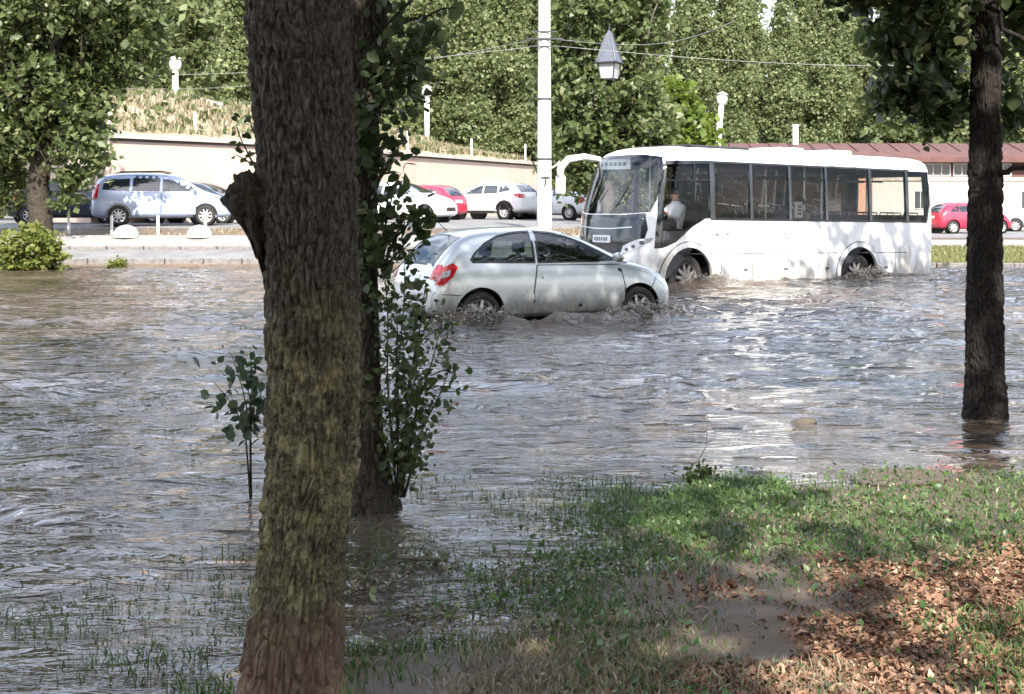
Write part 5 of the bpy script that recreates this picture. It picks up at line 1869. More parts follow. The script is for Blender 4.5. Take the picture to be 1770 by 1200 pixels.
# ---------------------------------------------------------------- people in the bus
def person(name, label, top, J, rad, edges, shirt_range, parent_mat):
    """seated figure: one skin; J dict of joints in bus coordinates"""
    names = list(J)
    me = bpy.data.meshes.new(name)
    me.from_pydata([J[n] for n in names], [(names.index(a), names.index(b)) for a, b in edges], [])
    o = bpy.data.objects.new('tmp', me)
    COL.objects.link(o)
    o.modifiers.new('sk', 'SKIN')
    for i, n in enumerate(names):
        r = rad[n]
        me.skin_vertices[0].data[i].radius = (r, r) if not hasattr(r, '__len__') else r
        me.skin_vertices[0].data[i].use_root = (n == 'pelvis')
    s = o.modifiers.new('su', 'SUBSURF')
    s.levels = s.render_levels = 2
    r = evaluated(o, name)
    bpy.data.objects.remove(o)
    r.materials.clear()
    for m_ in ('skin', top, 'trousers'):
        r.materials.append(MATS[m_])
    zp = J['pelvis'][2]
    hands = [Vector(J[k]) for k in J if k.startswith('hand') or k.startswith('finger') or k.startswith('thumb')]
    for p in r.polygons:
        c = p.center
        if c.z > J['neck'][2] + 0.02 or min((c - h).length for h in hands) < 0.07:
            p.material_index = 0
        elif c.z > zp + 0.05:
            p.material_index = 1
        else:
            p.material_index = 2
    r.shade_smooth()
    ob = bpy.data.objects.new(name, r)
    COL.objects.link(ob)
    ob.matrix_world = parent_mat
    tag(ob, label, 'person')
    # hair cap
    H = Vector(J['head'])
    bm = bmesh.new()
    bmesh.ops.create_uvsphere(bm, u_segments=16, v_segments=10, radius=0.112)
    for v in list(bm.verts):
        if v.co.z < -0.02 and v.co.x > -0.02 or v.co.z < -0.07:
            bm.verts.remove(v)
    hm = bpy.data.meshes.new('hair')
    bm.to_mesh(hm)
    bm.free()
    link('hair', hm, 'hair', ob, True, H + Vector((-0.012, 0, 0.035)))
    # face: eyes, nose, mouth
    for s in (1, -1):
        link('eye', MB().lathe([(0.004, -.006), (0.012, 0), (0.004, .006)], 8, 'x').mesh('eye'), 'print_dark', ob, True, H + Vector((0.098, s * 0.034, 0.012)))
        link('ear', MB().lathe([(0.01, -.012), (0.026, 0), (0.01, .012)], 8, 'y').mesh('ear'), 'skin', ob, True, H + Vector((-0.005, s * 0.095, 0.0)))
    link('nose', MB().tube([(0.09, 0, 0.015), (0.118, 0, -0.025), (0.095, 0, -0.03)], [.008, .015, .010], 7).mesh('nose'), 'skin', ob, True, H)
    link('mouth', MB().box(0.088, 0.098, -.022, .022, -.064, -.056).mesh('mouth'), 'red_lens', ob, False, H)
    return ob


def seated(x, y, z, arms):
    """x,y,z of the pelvis; arms: 'wheel' or 'lap'"""
    J = dict(pelvis=(x, y, z), belly=(x - .02, y, z + .20), chest=(x - .02, y, z + .40), neck=(x, y, z + .57), head=(x + .02, y, z + .70), crown=(x + .01, y, z + .80))
    rad = dict(pelvis=(.15, .13), belly=(.15, .12), chest=(.17, .12), neck=(.06, .06), head=(.085, .095), crown=(.06, .07))
    E = [('pelvis', 'belly'), ('belly', 'chest'), ('chest', 'neck'), ('neck', 'head'), ('head', 'crown')]
    for s, t in ((1, 'l'), (-1, 'r')):
        J['sh' + t] = (x - .01, y + s * .19, z + .46)
        if arms == 'wheel':
            J['el' + t] = (x + .20, y + s * .27, z + .24)
            J['hand' + t] = (x + .44, y + s * .19, z + .36)
        else:
            J['el' + t] = (x + .06, y + s * .26, z + .20)
            J['hand' + t] = (x + .28, y + s * .10, z + .10)
        J['hip' + t] = (x + .06, y + s * .10, z - .02)
        J['knee' + t] = (x + .46, y + s * .13, z + .03)
        J['ankle' + t] = (x + .50, y + s * .12, z - .36)
        J['toe' + t] = (x + .66, y + s * .13, z - .40)
        for k, r in (('sh', .075), ('el', .05), ('hand', .036), ('hip', .10), ('knee', .065), ('ankle', .042), ('toe', .035)):
            rad[k + t] = r
        E += [('chest', 'sh' + t), ('sh' + t, 'el' + t), ('el' + t, 'hand' + t), ('pelvis', 'hip' + t), ('hip' + t, 'knee' + t), ('knee' + t, 'ankle' + t), ('ankle' + t, 'toe' + t)]
        hx, hy, hz = J['hand' + t]
        for q in range(4):
            J['finger%s%d' % (t, q)] = (hx + .085 - abs(q - 1.5) * .008, hy - s * (.03 - .02 * q), hz + .01)
            rad['finger%s%d' % (t, q)] = .009
            E.append(('hand' + t, 'finger%s%d' % (t, q)))
        J['thumb' + t] = (hx + .045, hy - s * .055, hz + .02)
        rad['thumb' + t] = .010
        E.append(('hand' + t, 'thumb' + t))
    return J, rad, E


bpy.context.view_layer.update()
BM = bus.matrix_world.copy()
J, rad, E = seated(7.05, .52, 1.36, 'wheel')
person('person', 'bus driver in a white shirt with both hands on the wheel', 'shirt_white', J, rad, E, None, BM)
J, rad, E = seated(3.92, .86, 1.24, 'lap')
person('person', 'passenger in a tan jacket sitting by the bus window beside the white card', 'jacket_tan', J, rad, E, None, BM)


# ---------------------------------------------------------------- trees
def tree(name, label, loc, trunk_me, crown_me_, trunk_m, leaf_m, branches=None, group=None, rz=0.0, scale=1.0):
    r = empty(name, loc, rz, label, 'tree', group)
    r.scale = (scale,) * 3
    link('trunk', trunk_me, trunk_m, r, True)
    if branches is not None:
        link('branches', branches, trunk_m, r, True)
    link('crown', crown_me_, leaf_m, r)
    return r


# --- the big front tree
TY = 4.62


def tpath(rows, Y, base):
    """rows (v, u_left, u_right) -> path and radii in local coordinates"""
    P, Rd = [], []
    for v, a, b in rows:
        P.append(((PX((a + b) / 2, Y) - base[0]), 0.0, PZ(v, Y) - base[2]))
        Rd.append((b - a) / 2 / F_PX * Y)
    return P, Rd


b1 = (PX(500, TY), TY, float(ground_z(PX(500, TY), TY)))
rows = [(1290, 398, 606), (1200, 412, 592), (1100, 424, 590), (1000, 442, 592), (900, 452, 602), (800, 460, 616), (700, 462, 618), (600, 462, 620), (500, 458, 620), (400, 452, 618), (300, 448, 616), (200, 440, 610), (100, 432, 604), (0, 424, 600)]
P, Rd = tpath(rows, TY, b1)
P[0] = (P[0][0], 0, -0.12)
last = P[-1]
for k in range(1, 8):
    P.append((last[0] - 0.03 * k + 0.02 * math.sin(k), 0.02 * k, last[2] + 0.75 * k))
    Rd.append(Rd[13] * (1 - 0.09 * k))
tm = bark_trunk('trunk', P, Rd, 300, 1200, 5, amp=0.014, freq=44.0, zfreq=10.0, lobes=0.04, flare=0.012, flare_h=0.25)
rng = np.random.default_rng(21)
top = P[-1]
blobs = [(top[0], 0, 8.0, 4.0, 3.6, 2.8), (top[0] - 1.5, -1.0, 6.6, 2.6, 2.6, 1.6), (top[0] + 2.0, 0.5, 6.8, 2.4, 2.4, 1.6), (0, 1, 10.5, 2.6, 2.6, 2.0), (0.5, 1, 13.4, 2.6, 2.6, 2.2)]
cm, cc = crown_mesh('crown', blobs, 700, 15, 0.36, 0.14, 31)
mb = MB()
for i in range(0, 40):
    k = rng.integers(0, len(cc))
    limb(mb, (top[0] * 0.7, 0, 4.3 + 2.8 * rng.uniform()), cc[k], 0.07, 0.012, rng)
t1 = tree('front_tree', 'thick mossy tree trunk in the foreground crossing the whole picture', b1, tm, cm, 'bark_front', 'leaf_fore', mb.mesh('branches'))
# dark burl with its tapering foot on the left of the trunk
bm = bmesh.new()
bmesh.ops.create_icosphere(bm, subdivisions=5, radius=1)
co = np.array([v.co[:] for v in bm.verts])
q = 1 + 0.30 * noise3(co[:, 0] * 2.2, co[:, 1] * 2.2, co[:, 2] * 2.2, 70) + 0.22 * noise3(co[:, 0] * 5.5, co[:, 1] * 5.5, co[:, 2] * 5.5, 71) + 0.10 * noise3(co[:, 0] * 12, co[:, 1] * 12, co[:, 2] * 12, 72)
for v, k in zip(bm.verts, q):
    zz = v.co.z * k
    tp = 1.0 if zz > -0.1 else max(0.25, 1.0 + (zz + 0.1) * 0.75)
    v.co = Vector((v.co.x * k * 0.072 * tp + (0.02 if zz < 0 else 0) * -zz * 2, v.co.y * k * 0.075, zz * (0.085 if zz > 0 else 0.20)))
me = bpy.data.meshes.new('burl')
bm.to_mesh(me)
bm.free()
link('burl', me, 'bark_rear', t1, True, (PX(436, TY) - b1[0], -0.03, PZ(345, TY) - b1[2]))


def leafy(name, label, base, stems, leaf_m, size, n_per, seed, stem_m='bark_rear', spread=0.05, cat='shrub', r0=0.008, group=None, top_only=0.3, up=0.35, start=0.0):
    """shoots: stems are lists of local points; leaves gathered along them"""
    rng = np.random.default_rng(seed)
    r = empty(name, base, 0, label, cat, group)
    C = []
    for s in stems:
        mb = MB()
        pts = [Vector(p) for p in s]
        mb.tube(pts, [r0 * (1 - 0.75 * i / (len(pts) - 1)) for i in range(len(pts))], 6)
        mb.build('stem', stem_m, r, True)
        P = np.array([p[:] for p in pts])
        t = top_only + (1 - top_only) * rng.uniform(0, 1, n_per)
        x = t * (len(P) - 1)
        i = np.minimum(x.astype(int), len(P) - 2)
        f = (x - i)[:, None]
        C.append(P[i] * (1 - f) + P[i + 1] * f + rng.normal(size=(n_per, 3)) * spread)
    C = np.concatenate(C)
    V, Fc = leaf_arrays(C, size, rng, up=up, long=1.25, rounded=True)
    link('foliage', np_mesh('foliage', V, Fc), leaf_m, r)
    return r


# --- the leafy tree just behind it
RY = 7.5
b2 = (PX(640, RY), RY, -0.03)
rows = [(905, 588, 700), (870, 590, 690), (820, 592, 676), (760, 592, 664), (700, 592, 658), (600, 594, 656), (500, 592, 652), (400, 590, 650), (300, 592, 652), (200, 594, 656), (100, 598, 662), (0, 600, 668)]
P, Rd = tpath(rows, RY, b2)
last = P[-1]
for k in range(1, 7):
    P.append((last[0] + 0.05 * k, 0.05 * k, last[2] + 0.8 * k))
    Rd.append(Rd[11] * (1 - 0.09 * k))
tm = bark_trunk('trunk', P, Rd, 180, 800, 8, amp=0.014, freq=32.0, zfreq=10.0, lobes=0.04, flare=0.02, flare_h=0.2)
blobs = [(0.3, 0.2, 7.6, 3.6, 3.4, 2.8), (1.8, 0.6, 6.2, 2.2, 2.0, 1.5), (-1.6, 0.4, 6.2, 2.0, 2.0, 1.5), (2.5, 1.0, 12.5, 3.0, 2.6, 2.6), (4.6, 1.6, 15.0, 2.2, 2.0, 2.0)]
cm, cc = crown_mesh('crown', blobs, 720, 14, 0.36, 0.14, 32)
mb = MB()
for i in range(36):
    k = rng.integers(0, len(cc))
    limb(mb, (0.1, 0.1, 4.0 + 2.6 * rng.uniform()), cc[k], 0.06, 0.012, rng)
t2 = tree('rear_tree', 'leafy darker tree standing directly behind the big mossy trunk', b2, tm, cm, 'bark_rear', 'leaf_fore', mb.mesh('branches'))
# shoots with leaves clinging along its trunk
rng = np.random.default_rng(33)
C = []
for i in range(46):
    v = rng.uniform(60, 560)
    u = rng.normal(655, 22) if v > 180 else rng.normal(690, 35)
    c = np.array([PX(u, RY) - b2[0], -0.12 - rng.uniform(0, 0.12), PZ(v, RY) - b2[2]])
    C.append(c + rng.normal(size=(rng.integers(6, 16), 3)) * np.array([0.05, 0.05, 0.055]))
for i in range(40):
    v = rng.uniform(-120, 190)
    u = 640 + rng.uniform(0, 1) * (150 - v * 0.45)
    c = np.array([PX(u, RY) - b2[0], rng.uniform(-0.2, 0.2), PZ(v, RY) - b2[2]])
    C.append(c + rng.normal(size=(rng.integers(8, 18), 3)) * np.array([0.06, 0.06, 0.06]))
V, Fc = leaf_arrays(np.concatenate(C), 0.046, rng, up=0.2, long=1.3, rounded=True)
link('trunk_shoots', np_mesh('trunk_shoots', V, Fc), 'leaf_dark', t2)
for (u0, v0, u1, v1) in ((640, 130, 760, -60), (650, 60, 790, 20), (645, 200, 700, 120), (650, 330, 700, 250), (650, 460, 712, 380)):
    mb = MB()
    limb(mb, (PX(u0, RY) - b2[0], -.08, PZ(v0, RY) - b2[2]), (PX(u1, RY) - b2[0], -.15, PZ(v1, RY) - b2[2]), 0.014, 0.004, rng, 5, 0.05, 6)
    mb.build('twig', 'bark_rear', t2, True)

# sapling shoots at its foot, right
SY = 7.45
base = (PX(690, SY), SY, -0.04)


def L(u, v, Y=SY, b=base):
    return (PX(u, Y) - b[0], 0.0, PZ(v, Y) - b[2])


stems = []
for i, (u1, v1, dy) in enumerate(((668, 470, -.10), (700, 440, .0), (735, 480, .1), (762, 560, .05), (690, 520, -.2), (720, 600, .2), (780, 630, .0))):
    a, c = Vector(L(686 + i * 2, 860)), Vector(L(u1, v1))
    m_ = a.lerp(c, 0.5) + Vector((-0.02, 0, 0.03))
    c.y, m_.y = dy, dy * 0.5
    stems.append([a, a.lerp(m_, 0.5), m_, m_.lerp(c, 0.55) + Vector((0.012, 0, 0)), c])
leafy('sapling', 'dense leafy shoots rising beside the leafy trunk in front of the silver car', base, stems, 'leaf_fore', 0.030, 170, 41, spread=0.060, top_only=0.12)
# low overhanging spray of dark round leaves before the silver car's rear window
base = (PX(660, 7.3), 7.3, PZ(470, 7.3))
stems = [[(0, 0, 0), (.10, 0, .12), (.17, 0, .22), (.22, 0, .27)], [(0, 0, 0), (.08, -.03, .20), (.13, -.03, .30), (.26, 0, .31)], [(0, 0, .0), (.02, 0, .25), (.06, 0, .42), (.10, 0, .52)]]
sp = leafy('leaf_spray', 'spray of dark round leaves hanging beside the leafy trunk', base, stems, 'leaf_dark', 0.05, 42, 45, spread=0.035, top_only=0.2)
# sapling left of the big trunk
b3 = (PX(436, 7.7), 7.7, -0.04)
stems = []
for (u1, v1, dy) in ((432, 600, 0), (398, 612, .03), (372, 660, -.02), (420, 640, .05), (440, 690, 0)):
    a, c = Vector(L(434, 875, 7.7, b3)), Vector(L(u1, v1, 7.7, b3))
    m_ = Vector(L(432 if u1 > 390 else 424, 740, 7.7, b3))
    c.y, m_.y = dy, dy * 0.4
    stems.append([a, a.lerp(m_, .5), m_, m_.lerp(c, .5) + Vector((.01, 0, .01)), c])
leafy('sapling', 'slim sapling with round dark leaves left of the big trunk', b3, stems, 'leaf_shoot', 0.046, 26, 42, spread=0.07, top_only=0.45, r0=0.007)
# dead twig with a few leaves at the burl
b4 = (PX(446, 4.75), 4.75, PZ(300, 4.75))
stems = [[(0, 0, 0), (-.03, 0, .06), (-.06, 0, .12), (-.075, 0, .17)], [(0, 0, .02), (-.05, 0, .05), (-.085, 0, .07)], [(.02, 0, .1), (-.02, 0, .15), (-.03, 0, .2)]]
leafy('twig', 'small twig with few curled leaves above the burl of the big trunk', b4, stems, 'leaf_dark', 0.022, 9, 43, spread=0.022, top_only=0.3, cat='twig', r0=0.004)

# --- tree standing in the water at right
QY = 10.76
b5 = (PX(1702, QY), QY, -0.12)
rows = [(760, 1662, 1745), (720, 1667, 1738), (690, 1668, 1738), (650, 1670, 1735), (600, 1670, 1733), (500, 1671, 1732), (400, 1673, 1731), (300, 1674, 1731), (200, 1677, 1729), (100, 1680, 1729), (0, 1682, 1729)]
P, Rd = tpath(rows, QY, b5)
last = P[-1]
for k in range(1, 7):
    P.append((last[0] + 0.06 * k, -0.04 * k, last[2] + 0.75 * k))
    Rd.append(Rd[10] * (1 - 0.09 * k))
tm = bark_trunk('trunk', P, Rd, 200, 800, 12, amp=0.013, freq=40.0, zfreq=9.0, lobes=0.05, flare=0.06, flare_h=0.22)
blobs = [(0.0, 0, 7.4, 3.6, 3.4, 2.7), (-1.8, -0.4, 5.6, 1.8, 1.8, 1.2), (1.8, 0.5, 5.8, 1.8, 1.8, 1.2), (-0.8, .6, 11.6, 2.6, 2.4, 2.2), (.6, .6, 14.5, 1.8, 1.8, 1.8)]
cm, cc = crown_mesh('crown', blobs, 900, 14, 0.36, 0.15, 34)
# low hanging boughs seen at the top right of the picture: smaller leaves
low = [(PX(1590, QY) - b5[0], 0.0, PZ(60, QY) - b5[2], .40, .45, .52), (PX(1635, QY) - b5[0], 0.15, PZ(165, QY) - b5[2], .20, .30, .36), (PX(1570, QY) - b5[0], .1, PZ(150, QY) - b5[2], .22, .3, .22),
       (PX(1765, QY) - b5[0], 0.2, PZ(30, QY) - b5[2], .24, .3, .42), (PX(1765, QY) - b5[0], 0.3, PZ(180, QY) - b5[2], .18, .25, .30), (PX(1470, QY) - b5[0], -.1, PZ(-30, QY) - b5[2], .40, .35, .24), (PX(1640, QY) - b5[0], 0, PZ(-60, QY) - b5[2], .9, .5, .35)]
cl, cc2 = crown_mesh('low_boughs', low, 330, 15, 0.07, 0.062, 35, shell=0.2, rounded=True)
mb = MB()
for i in range(36):
    k = rng.integers(0, len(cc))
    limb(mb, (0.1, 0.0, 3.9 + 2.6 * rng.uniform()), cc[k], 0.06, 0.012, rng)
for i in range(16):
    k = rng.integers(0, len(cc2))
    limb(mb, (0.0, 0.0, 3.1 + 0.5 * rng.uniform()), cc2[k], 0.02, 0.005, rng, 5, 0.10, 6)
limb(mb, (PX(1690, QY) - b5[0], -.16, PZ(15, QY) - b5[2]), (PX(1800, QY) - b5[0], -.3, PZ(140, QY) - b5[2]), 0.022, 0.014, rng, 6, 0.02, 7)
limb(mb, (PX(1720, QY) - b5[0], -.1, PZ(300, QY) - b5[2]), (PX(1790, QY) - b5[0], -.3, PZ(285, QY) - b5[2]), 0.025, 0.012, rng, 6, 0.02, 7)
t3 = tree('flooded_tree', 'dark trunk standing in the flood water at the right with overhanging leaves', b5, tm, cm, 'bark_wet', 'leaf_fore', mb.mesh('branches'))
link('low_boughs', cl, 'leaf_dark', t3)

# --- park trees around and behind the viewpoint, whose crowns shade the foreground
tr_me = bark_trunk('trunk', [(0, 0, -.2), (0, 0, 1.5), (.1, 0, 3), (.1, .1, 5), (.2, .1, 7.5)], [.24, .2, .18, .14, .07], 40, 60, 15, amp=0.012, freq=10, zfreq=3)
cm, cc = crown_mesh('crown', [(0, 0, 8.2, 3.6, 3.6, 3.0), (1.4, .6, 6.4, 2.3, 2.3, 1.5), (-1.4, -.5, 6.6, 2.3, 2.3, 1.5)], 620, 15, 0.36, 0.14, 36)
mb = MB()
for i in range(40):
    k = rng.integers(0, len(cc))
    limb(mb, (.1, 0, 4.0 + 2.6 * rng.uniform()), cc[k], 0.06, 0.012, rng)
br_me = mb.mesh('branches')
tr_me.materials.append(MATS['bark_rear'])
br_me.materials.append(MATS['bark_rear'])
cm.materials.append(MATS['leaf_fore'])
for x, y, rz, lb in ((-6.0, -4.2, 0.3, 'park tree behind the viewpoint, left'), (-0.6, -3.4, 1.4, 'park tree behind the viewpoint, middle'), (9.2, -6.4, 2.6, 'park tree behind the viewpoint, right'),
                     (-14, -14, 0.7, 'park tree well behind the viewpoint, first from the left'), (-7, -17, 2.1, 'park tree well behind the viewpoint, second from the left'), (0, -15, 3.3, 'park tree well behind the viewpoint, third from the left'),
                     (7, -16, 4.4, 'park tree well behind the viewpoint, fourth from the left'), (14, -13, 5.2, 'park tree well behind the viewpoint, fifth from the left'), (21, -9, 0.2, 'park tree well behind the viewpoint, sixth from the left'),
                     (27, -2, 1.2, 'park tree well behind the viewpoint, seventh from the left'), (33, 6, 2.2, 'park tree well behind the viewpoint, eighth from the left'), (-20, -8, 2.9, 'park tree far out to the left of the viewpoint'),
                     (7.0, 3.2, 4.0, 'park tree beside the viewpoint, far right'), (12.8, 16.4, 5.0, 'tall park tree out to the right, its crown dappling the bus')):
    tree('park_tree', lb, (x, y, -2.6 if abs(x) > 12.5 or y < -10 else (0.05 if y < 9 else -.2)), tr_me, cm, None, None, br_me, 'park trees around the viewpoint', rz, 1.5 if y > 9 else (1.35 if abs(x) > 12.5 or y < -10 else (1.15 if abs(x) < 1 else 1.0)))

# --- background: tall poplars in rows
POP = []
for k in range(3):
    rg = np.random.default_rng(80 + k)
    H = 14.5 + 1.0 * k
    bl = []
    for i in range(26):
        t = i / 25
        r = (0.95 + 0.55 * math.sin(math.pi * min(1, t * 1.25))) * (1 - 0.55 * t)
        bl.append((rg.normal() * .35, rg.normal() * .35, 1.0 + t * (H - 2), r * 1.02, r * 1.02, 1.1))
    me_, cc = crown_mesh('crown', bl, 3300, 14, 0.19, 0.135, 90 + k, shell=0.5, up=0.15, long=1.35)
    me_.materials.append(MATS['leaf_poplar'])
    tk = MB().tube([(0, 0, -.3), (.05, 0, 3), (-.05, .05, 8), (0, 0, H - 3)], [.26, .22, .15, .03], 10)
    for i in range(46):
        c = cc[rg.integers(0, len(cc))]
        z0 = max(0.8, c[2] - rg.uniform(1.2, 2.2))
        tk.tube([(0, 0, z0), (c[0] * .6, c[1] * .6, z0 + (c[2] - z0) * .45), tuple(c)], [.045, .03, .01], 5)
    tme = tk.mesh('trunk')
    tme.materials.append(MATS['bark_pale'])
    POP.append((tme, me_))
rg = np.random.default_rng(99)
k = 0
row = []
for i in range(27):
    row.append((-37 + i * 2.85 + rg.normal() * .3, 88 + rg.normal() * .8, i))
for i in range(24):
    row.append((-40 + i * 3.5 + rg.normal() * .4, 97 + rg.normal(), i))
for i in range(22):
    row.append((-42 + i * 4.3 + rg.normal() * .4, 110 + rg.normal(), i))
for i in range(14):
    row.append((-34 + i * 2.9 + rg.normal() * .4, 79 + 0.35 * max(0, i - 8) + rg.normal() * .5, i) if i < 10 else (24 + (i - 10) * 3.0, 90, i))
ORD = 'first second third fourth fifth sixth seventh eighth ninth tenth eleventh twelfth thirteenth fourteenth fifteenth sixteenth seventeenth eighteenth nineteenth twentieth'.split() + ['twenty-' + q for q in 'first second third fourth fifth sixth seventh eighth ninth'.split()] + ['thirtieth']
cnt = {}
for (x, y, i) in sorted(row):
    u = U_C + x / y * F_PX
    if u < -150 or u > 1920 or (1490 < u < 1545 and y < 95):
        continue
    tme, cme = POP[int(rg.integers(0, 3))]
    deep = 'front' if y < 85 else ('middle' if y < 93 else ('back' if y < 104 else 'rearmost'))
    cnt[deep] = cnt.get(deep, 0) + 1
    tree('poplar_tree', 'tall grey-green poplar, %s from the left in the %s row behind the wall' % (ORD[cnt[deep] - 1], deep), (x, y, float(ground_z(x, y)) + (1.2 if x < 0 else 0)), tme, cme, None, None, None,
         'poplars of the %s row' % deep, rg.uniform(0, 6.28), rg.uniform(0.9, 1.1) * (1.55 if deep == 'rearmost' else 1.06))

# --- broad trees nearer than the poplars
def broad(name, label, u, Y, zb, blobs, n_cl, per, spread, size, seed, leaf_m, tr, bark='bark_bg', th=3.0, shell=0.4):
    x = PX(u, Y)
    z = zb
    cm, cc = crown_mesh('crown', blobs, n_cl, per, spread, size, seed, shell=shell, up=0.25)
    rg = np.random.default_rng(seed)
    tm = bark_trunk('trunk', [(0, 0, -.3), (.03, 0, th * .3), (-.05, .03, th * .6), (.06, 0, th), (.1, .1, th * 1.7)], [tr * 1.15, tr, tr * .92, tr * .8, tr * .35], 48, 120, seed, amp=0.025, freq=12, zfreq=4, flare=tr * .3, flare_h=.4)
    mb = MB()
    for i in range(26):
        c = cc[rg.integers(0, len(cc))]
        limb(mb, (.0, 0, th * rg.uniform(.7, 1.5)), c, tr * .3, .02, rg, 5, .06, 6)
    return tree(name, label, (x, Y, z), tm, cm, bark, leaf_m, mb.mesh('branches'))


broad('shade_tree', 'broad green tree with a dappled trunk at the left edge beyond the water', 68, 39.0, .45,
      [(-.4, 0, 4.4, 2.1, 1.8, 1.5), (1.0, .2, 4.0, 1.2, 1.2, 1.2), (-1.6, .2, 3.2, 1.0, 1.0, 1.3), (.2, 0, 7.0, 3.2, 2.6, 1.8), (1.2, -.2, 2.6, .8, .8, .9), (2.2, .6, 5.9, 1.5, 1.5, 1.5), (-1.3, .6, 1.9, .8, .7, 1.1),
       (.9, -.3, 1.6, .55, .5, .6), (-.6, -.5, 3.0, .7, .6, .7)],
      1700, 19, .17, .125, 51, 'leaf_bg', .33, bark='bark_rear', th=2.6)
broad('bushy_tree', 'dense dark green tree behind the concrete pole and the front of the bus', 1050, 53.0, .9,
      [(0, 0, 4.6, 2.3, 2.0, 2.4), (-1.2, 0, 2.6, 1.5, 1.4, 1.7), (1.4, .3, 3.2, 1.5, 1.4, 1.9), (.2, 0, 8.0, 2.5, 2.2, 2.2), (-1.7, .4, 5.4, 1.2, 1.2, 2.2)],
      1500, 18, .18, .155, 52, 'leaf_bg', .22, th=3.0)
broad('bright_tree', 'bright yellow-green young tree rising above the front roof of the bus', 1180, 58.0, .5,
      [(0, 0, 3.6, 1.3, 1.2, 2.0), (-.4, 0, 5.2, .9, .9, 1.2), (.6, 0, 2.8, 1.1, 1.0, 1.4)], 420, 16, .18, .19, 53, 'leaf_lime', .12, th=2.2)
broad('bushy_tree', 'dark bushy tree above the bus tail beside the right tree', 1560, 84.0, .3,
      [(0, 0, 5.5, 1.6, 1.6, 2.2), (1.4, 0, 4.5, 1.5, 1.5, 1.6), (.4, 0, 8, 1.5, 1.5, 2.0)], 420, 15, .22, .26, 54, 'leaf_bg', .2, th=3.5)
broad('bushy_tree', 'green tree on the bank behind the pale rock mound', 225, 66.0, 2.6,
      [(0, 0, 4.6, 2.4, 2.0, 2.6), (2.6, .5, 4.2, 1.9, 1.6, 2.6), (-1.6, .5, 7.0, 2.2, 2.0, 2.6), (2.0, 0, 8, 2.2, 2.0, 2.4)], 900, 15, .22, .23, 55, 'leaf_poplar', .2, th=3.0)


# shrubs at the far water's edge
def shrub(name, label, u, Y, w, h, n_cl, seed, leaf_m, size, zoff=0.0):
    x = PX(u, Y)
    z = max(gz(x, Y), -0.15) + zoff
    r = empty(name, (x, Y, z), 0, label, 'shrub')
    cm, cc = crown_mesh('foliage', [(0, 0, h * .52, w * .5, w * .4, h * .48), (-w * .2, 0, h * .35, w * .35, w * .3, h * .36), (w * .22, 0, h * .34, w * .32, w * .3, h * .33)], n_cl, 12, .07, size, seed, shell=0.35)
    link('foliage', cm, leaf_m, r)
    rg = np.random.default_rng(seed)
    for i in range(9):
        c = cc[rg.integers(0, len(cc))]
        MB().tube([(c[0] * .1, c[1] * .1, -.1), tuple(c * .6), tuple(c)], [.014, .01, .004], 5).build('stem', 'bark_bg', r)
    return r


shrub('shrub', 'bright yellow-green shrub at the water edge far left', 52, 34.4, 1.62, 1.32, 330, 61, 'leaf_yellow', .085)
shrub('weed_clump', 'small yellow weed clump on the kerb right of the bright shrub', 200, 35.6, .42, .36, 40, 62, 'leaf_yellow', .07)

# ---------------------------------------------------------------- foreground ground cover
rg = np.random.default_rng(71)


def scatter(n, x0, x1, y0, y1):
    return np.stack([rg.uniform(x0, x1, n), rg.uniform(y0, y1, n)], -1)


def top_z(x, y):
    return np.maximum(ground_z(x, y), -0.02)


# green sward along the water's edge, right
XY = scatter(120000, -0.9, 5.2, 4.2, 9.0)
d = shore_dist(XY[:, 0], XY[:, 1])
n1 = noise2(XY[:, 0] * 1.6, XY[:, 1] * 1.6, 81)
n2 = noise2(XY[:, 0] * 5, XY[:, 1] * 5, 82)
# dry leaf bed: to the right and near the camera
dry = sstep(6.55, 5.95, XY[:, 1] + 0.35 * n1 + 0.25 * (1.9 - XY[:, 0])) * sstep(0.2, 0.9, XY[:, 0])
dens = sstep(-0.7, 0.2, d) * (1 - 0.93 * dry) * (0.45 + 0.55 * sstep(-0.5, 0.1, n1 + 0.4 * n2))
dens = dens * (1 - sstep(0.45, 0.0, XY[:, 0]) * sstep(5.9, 5.2, XY[:, 1]))
keep = rg.uniform(0, 1, len(XY)) < dens * 0.62
me = grass_mesh('grass', XY[keep], 0.042, 0.0042, rg, ground_z, lean=1.0)
tag(kind(link('grass', me, 'grass_green'), 'stuff'), 'short green grass along the flooded edge at right', 'grass')
# low broad-leaved weeds through the sward
keep = rg.uniform(0, 1, len(XY)) < dens * 0.22
C = np.stack([XY[keep][:, 0], XY[keep][:, 1], np.maximum(ground_z(XY[keep][:, 0], XY[keep][:, 1]), 0) + rg.uniform(0.008, 0.045, keep.sum())], -1)
V, Fc = leaf_arrays(C, 0.017, rg, up=0.8, long=1.5)
tag(kind(link('ground_weeds', np_mesh('ground_weeds', V, Fc), 'grass_green'), 'stuff'), 'low broad-leaved weeds among the grass at the flooded edge', 'weeds')
# half-drowned grass standing out of the shallow water, left and centre
XY = scatter(60000, -2.6, 1.6, 4.2, 8.4)
d = shore_dist(XY[:, 0], XY[:, 1])
n1 = noise2(XY[:, 0] * 2.2, XY[:, 1] * 2.2, 83)
dens = sstep(-2.0, -0.2, d) * sstep(0.5, 0.0, d) * sstep(-0.45, 0.35, n1)
keep = rg.uniform(0, 1, len(XY)) < dens * 0.85
me = grass_mesh('drowned_grass', XY[keep], 0.060, 0.0038, rg, top_z, lean=1.0)
tag(kind(link('drowned_grass', me, 'grass_green'), 'stuff'), 'half-drowned grass blades sticking out of the shallow water', 'grass')
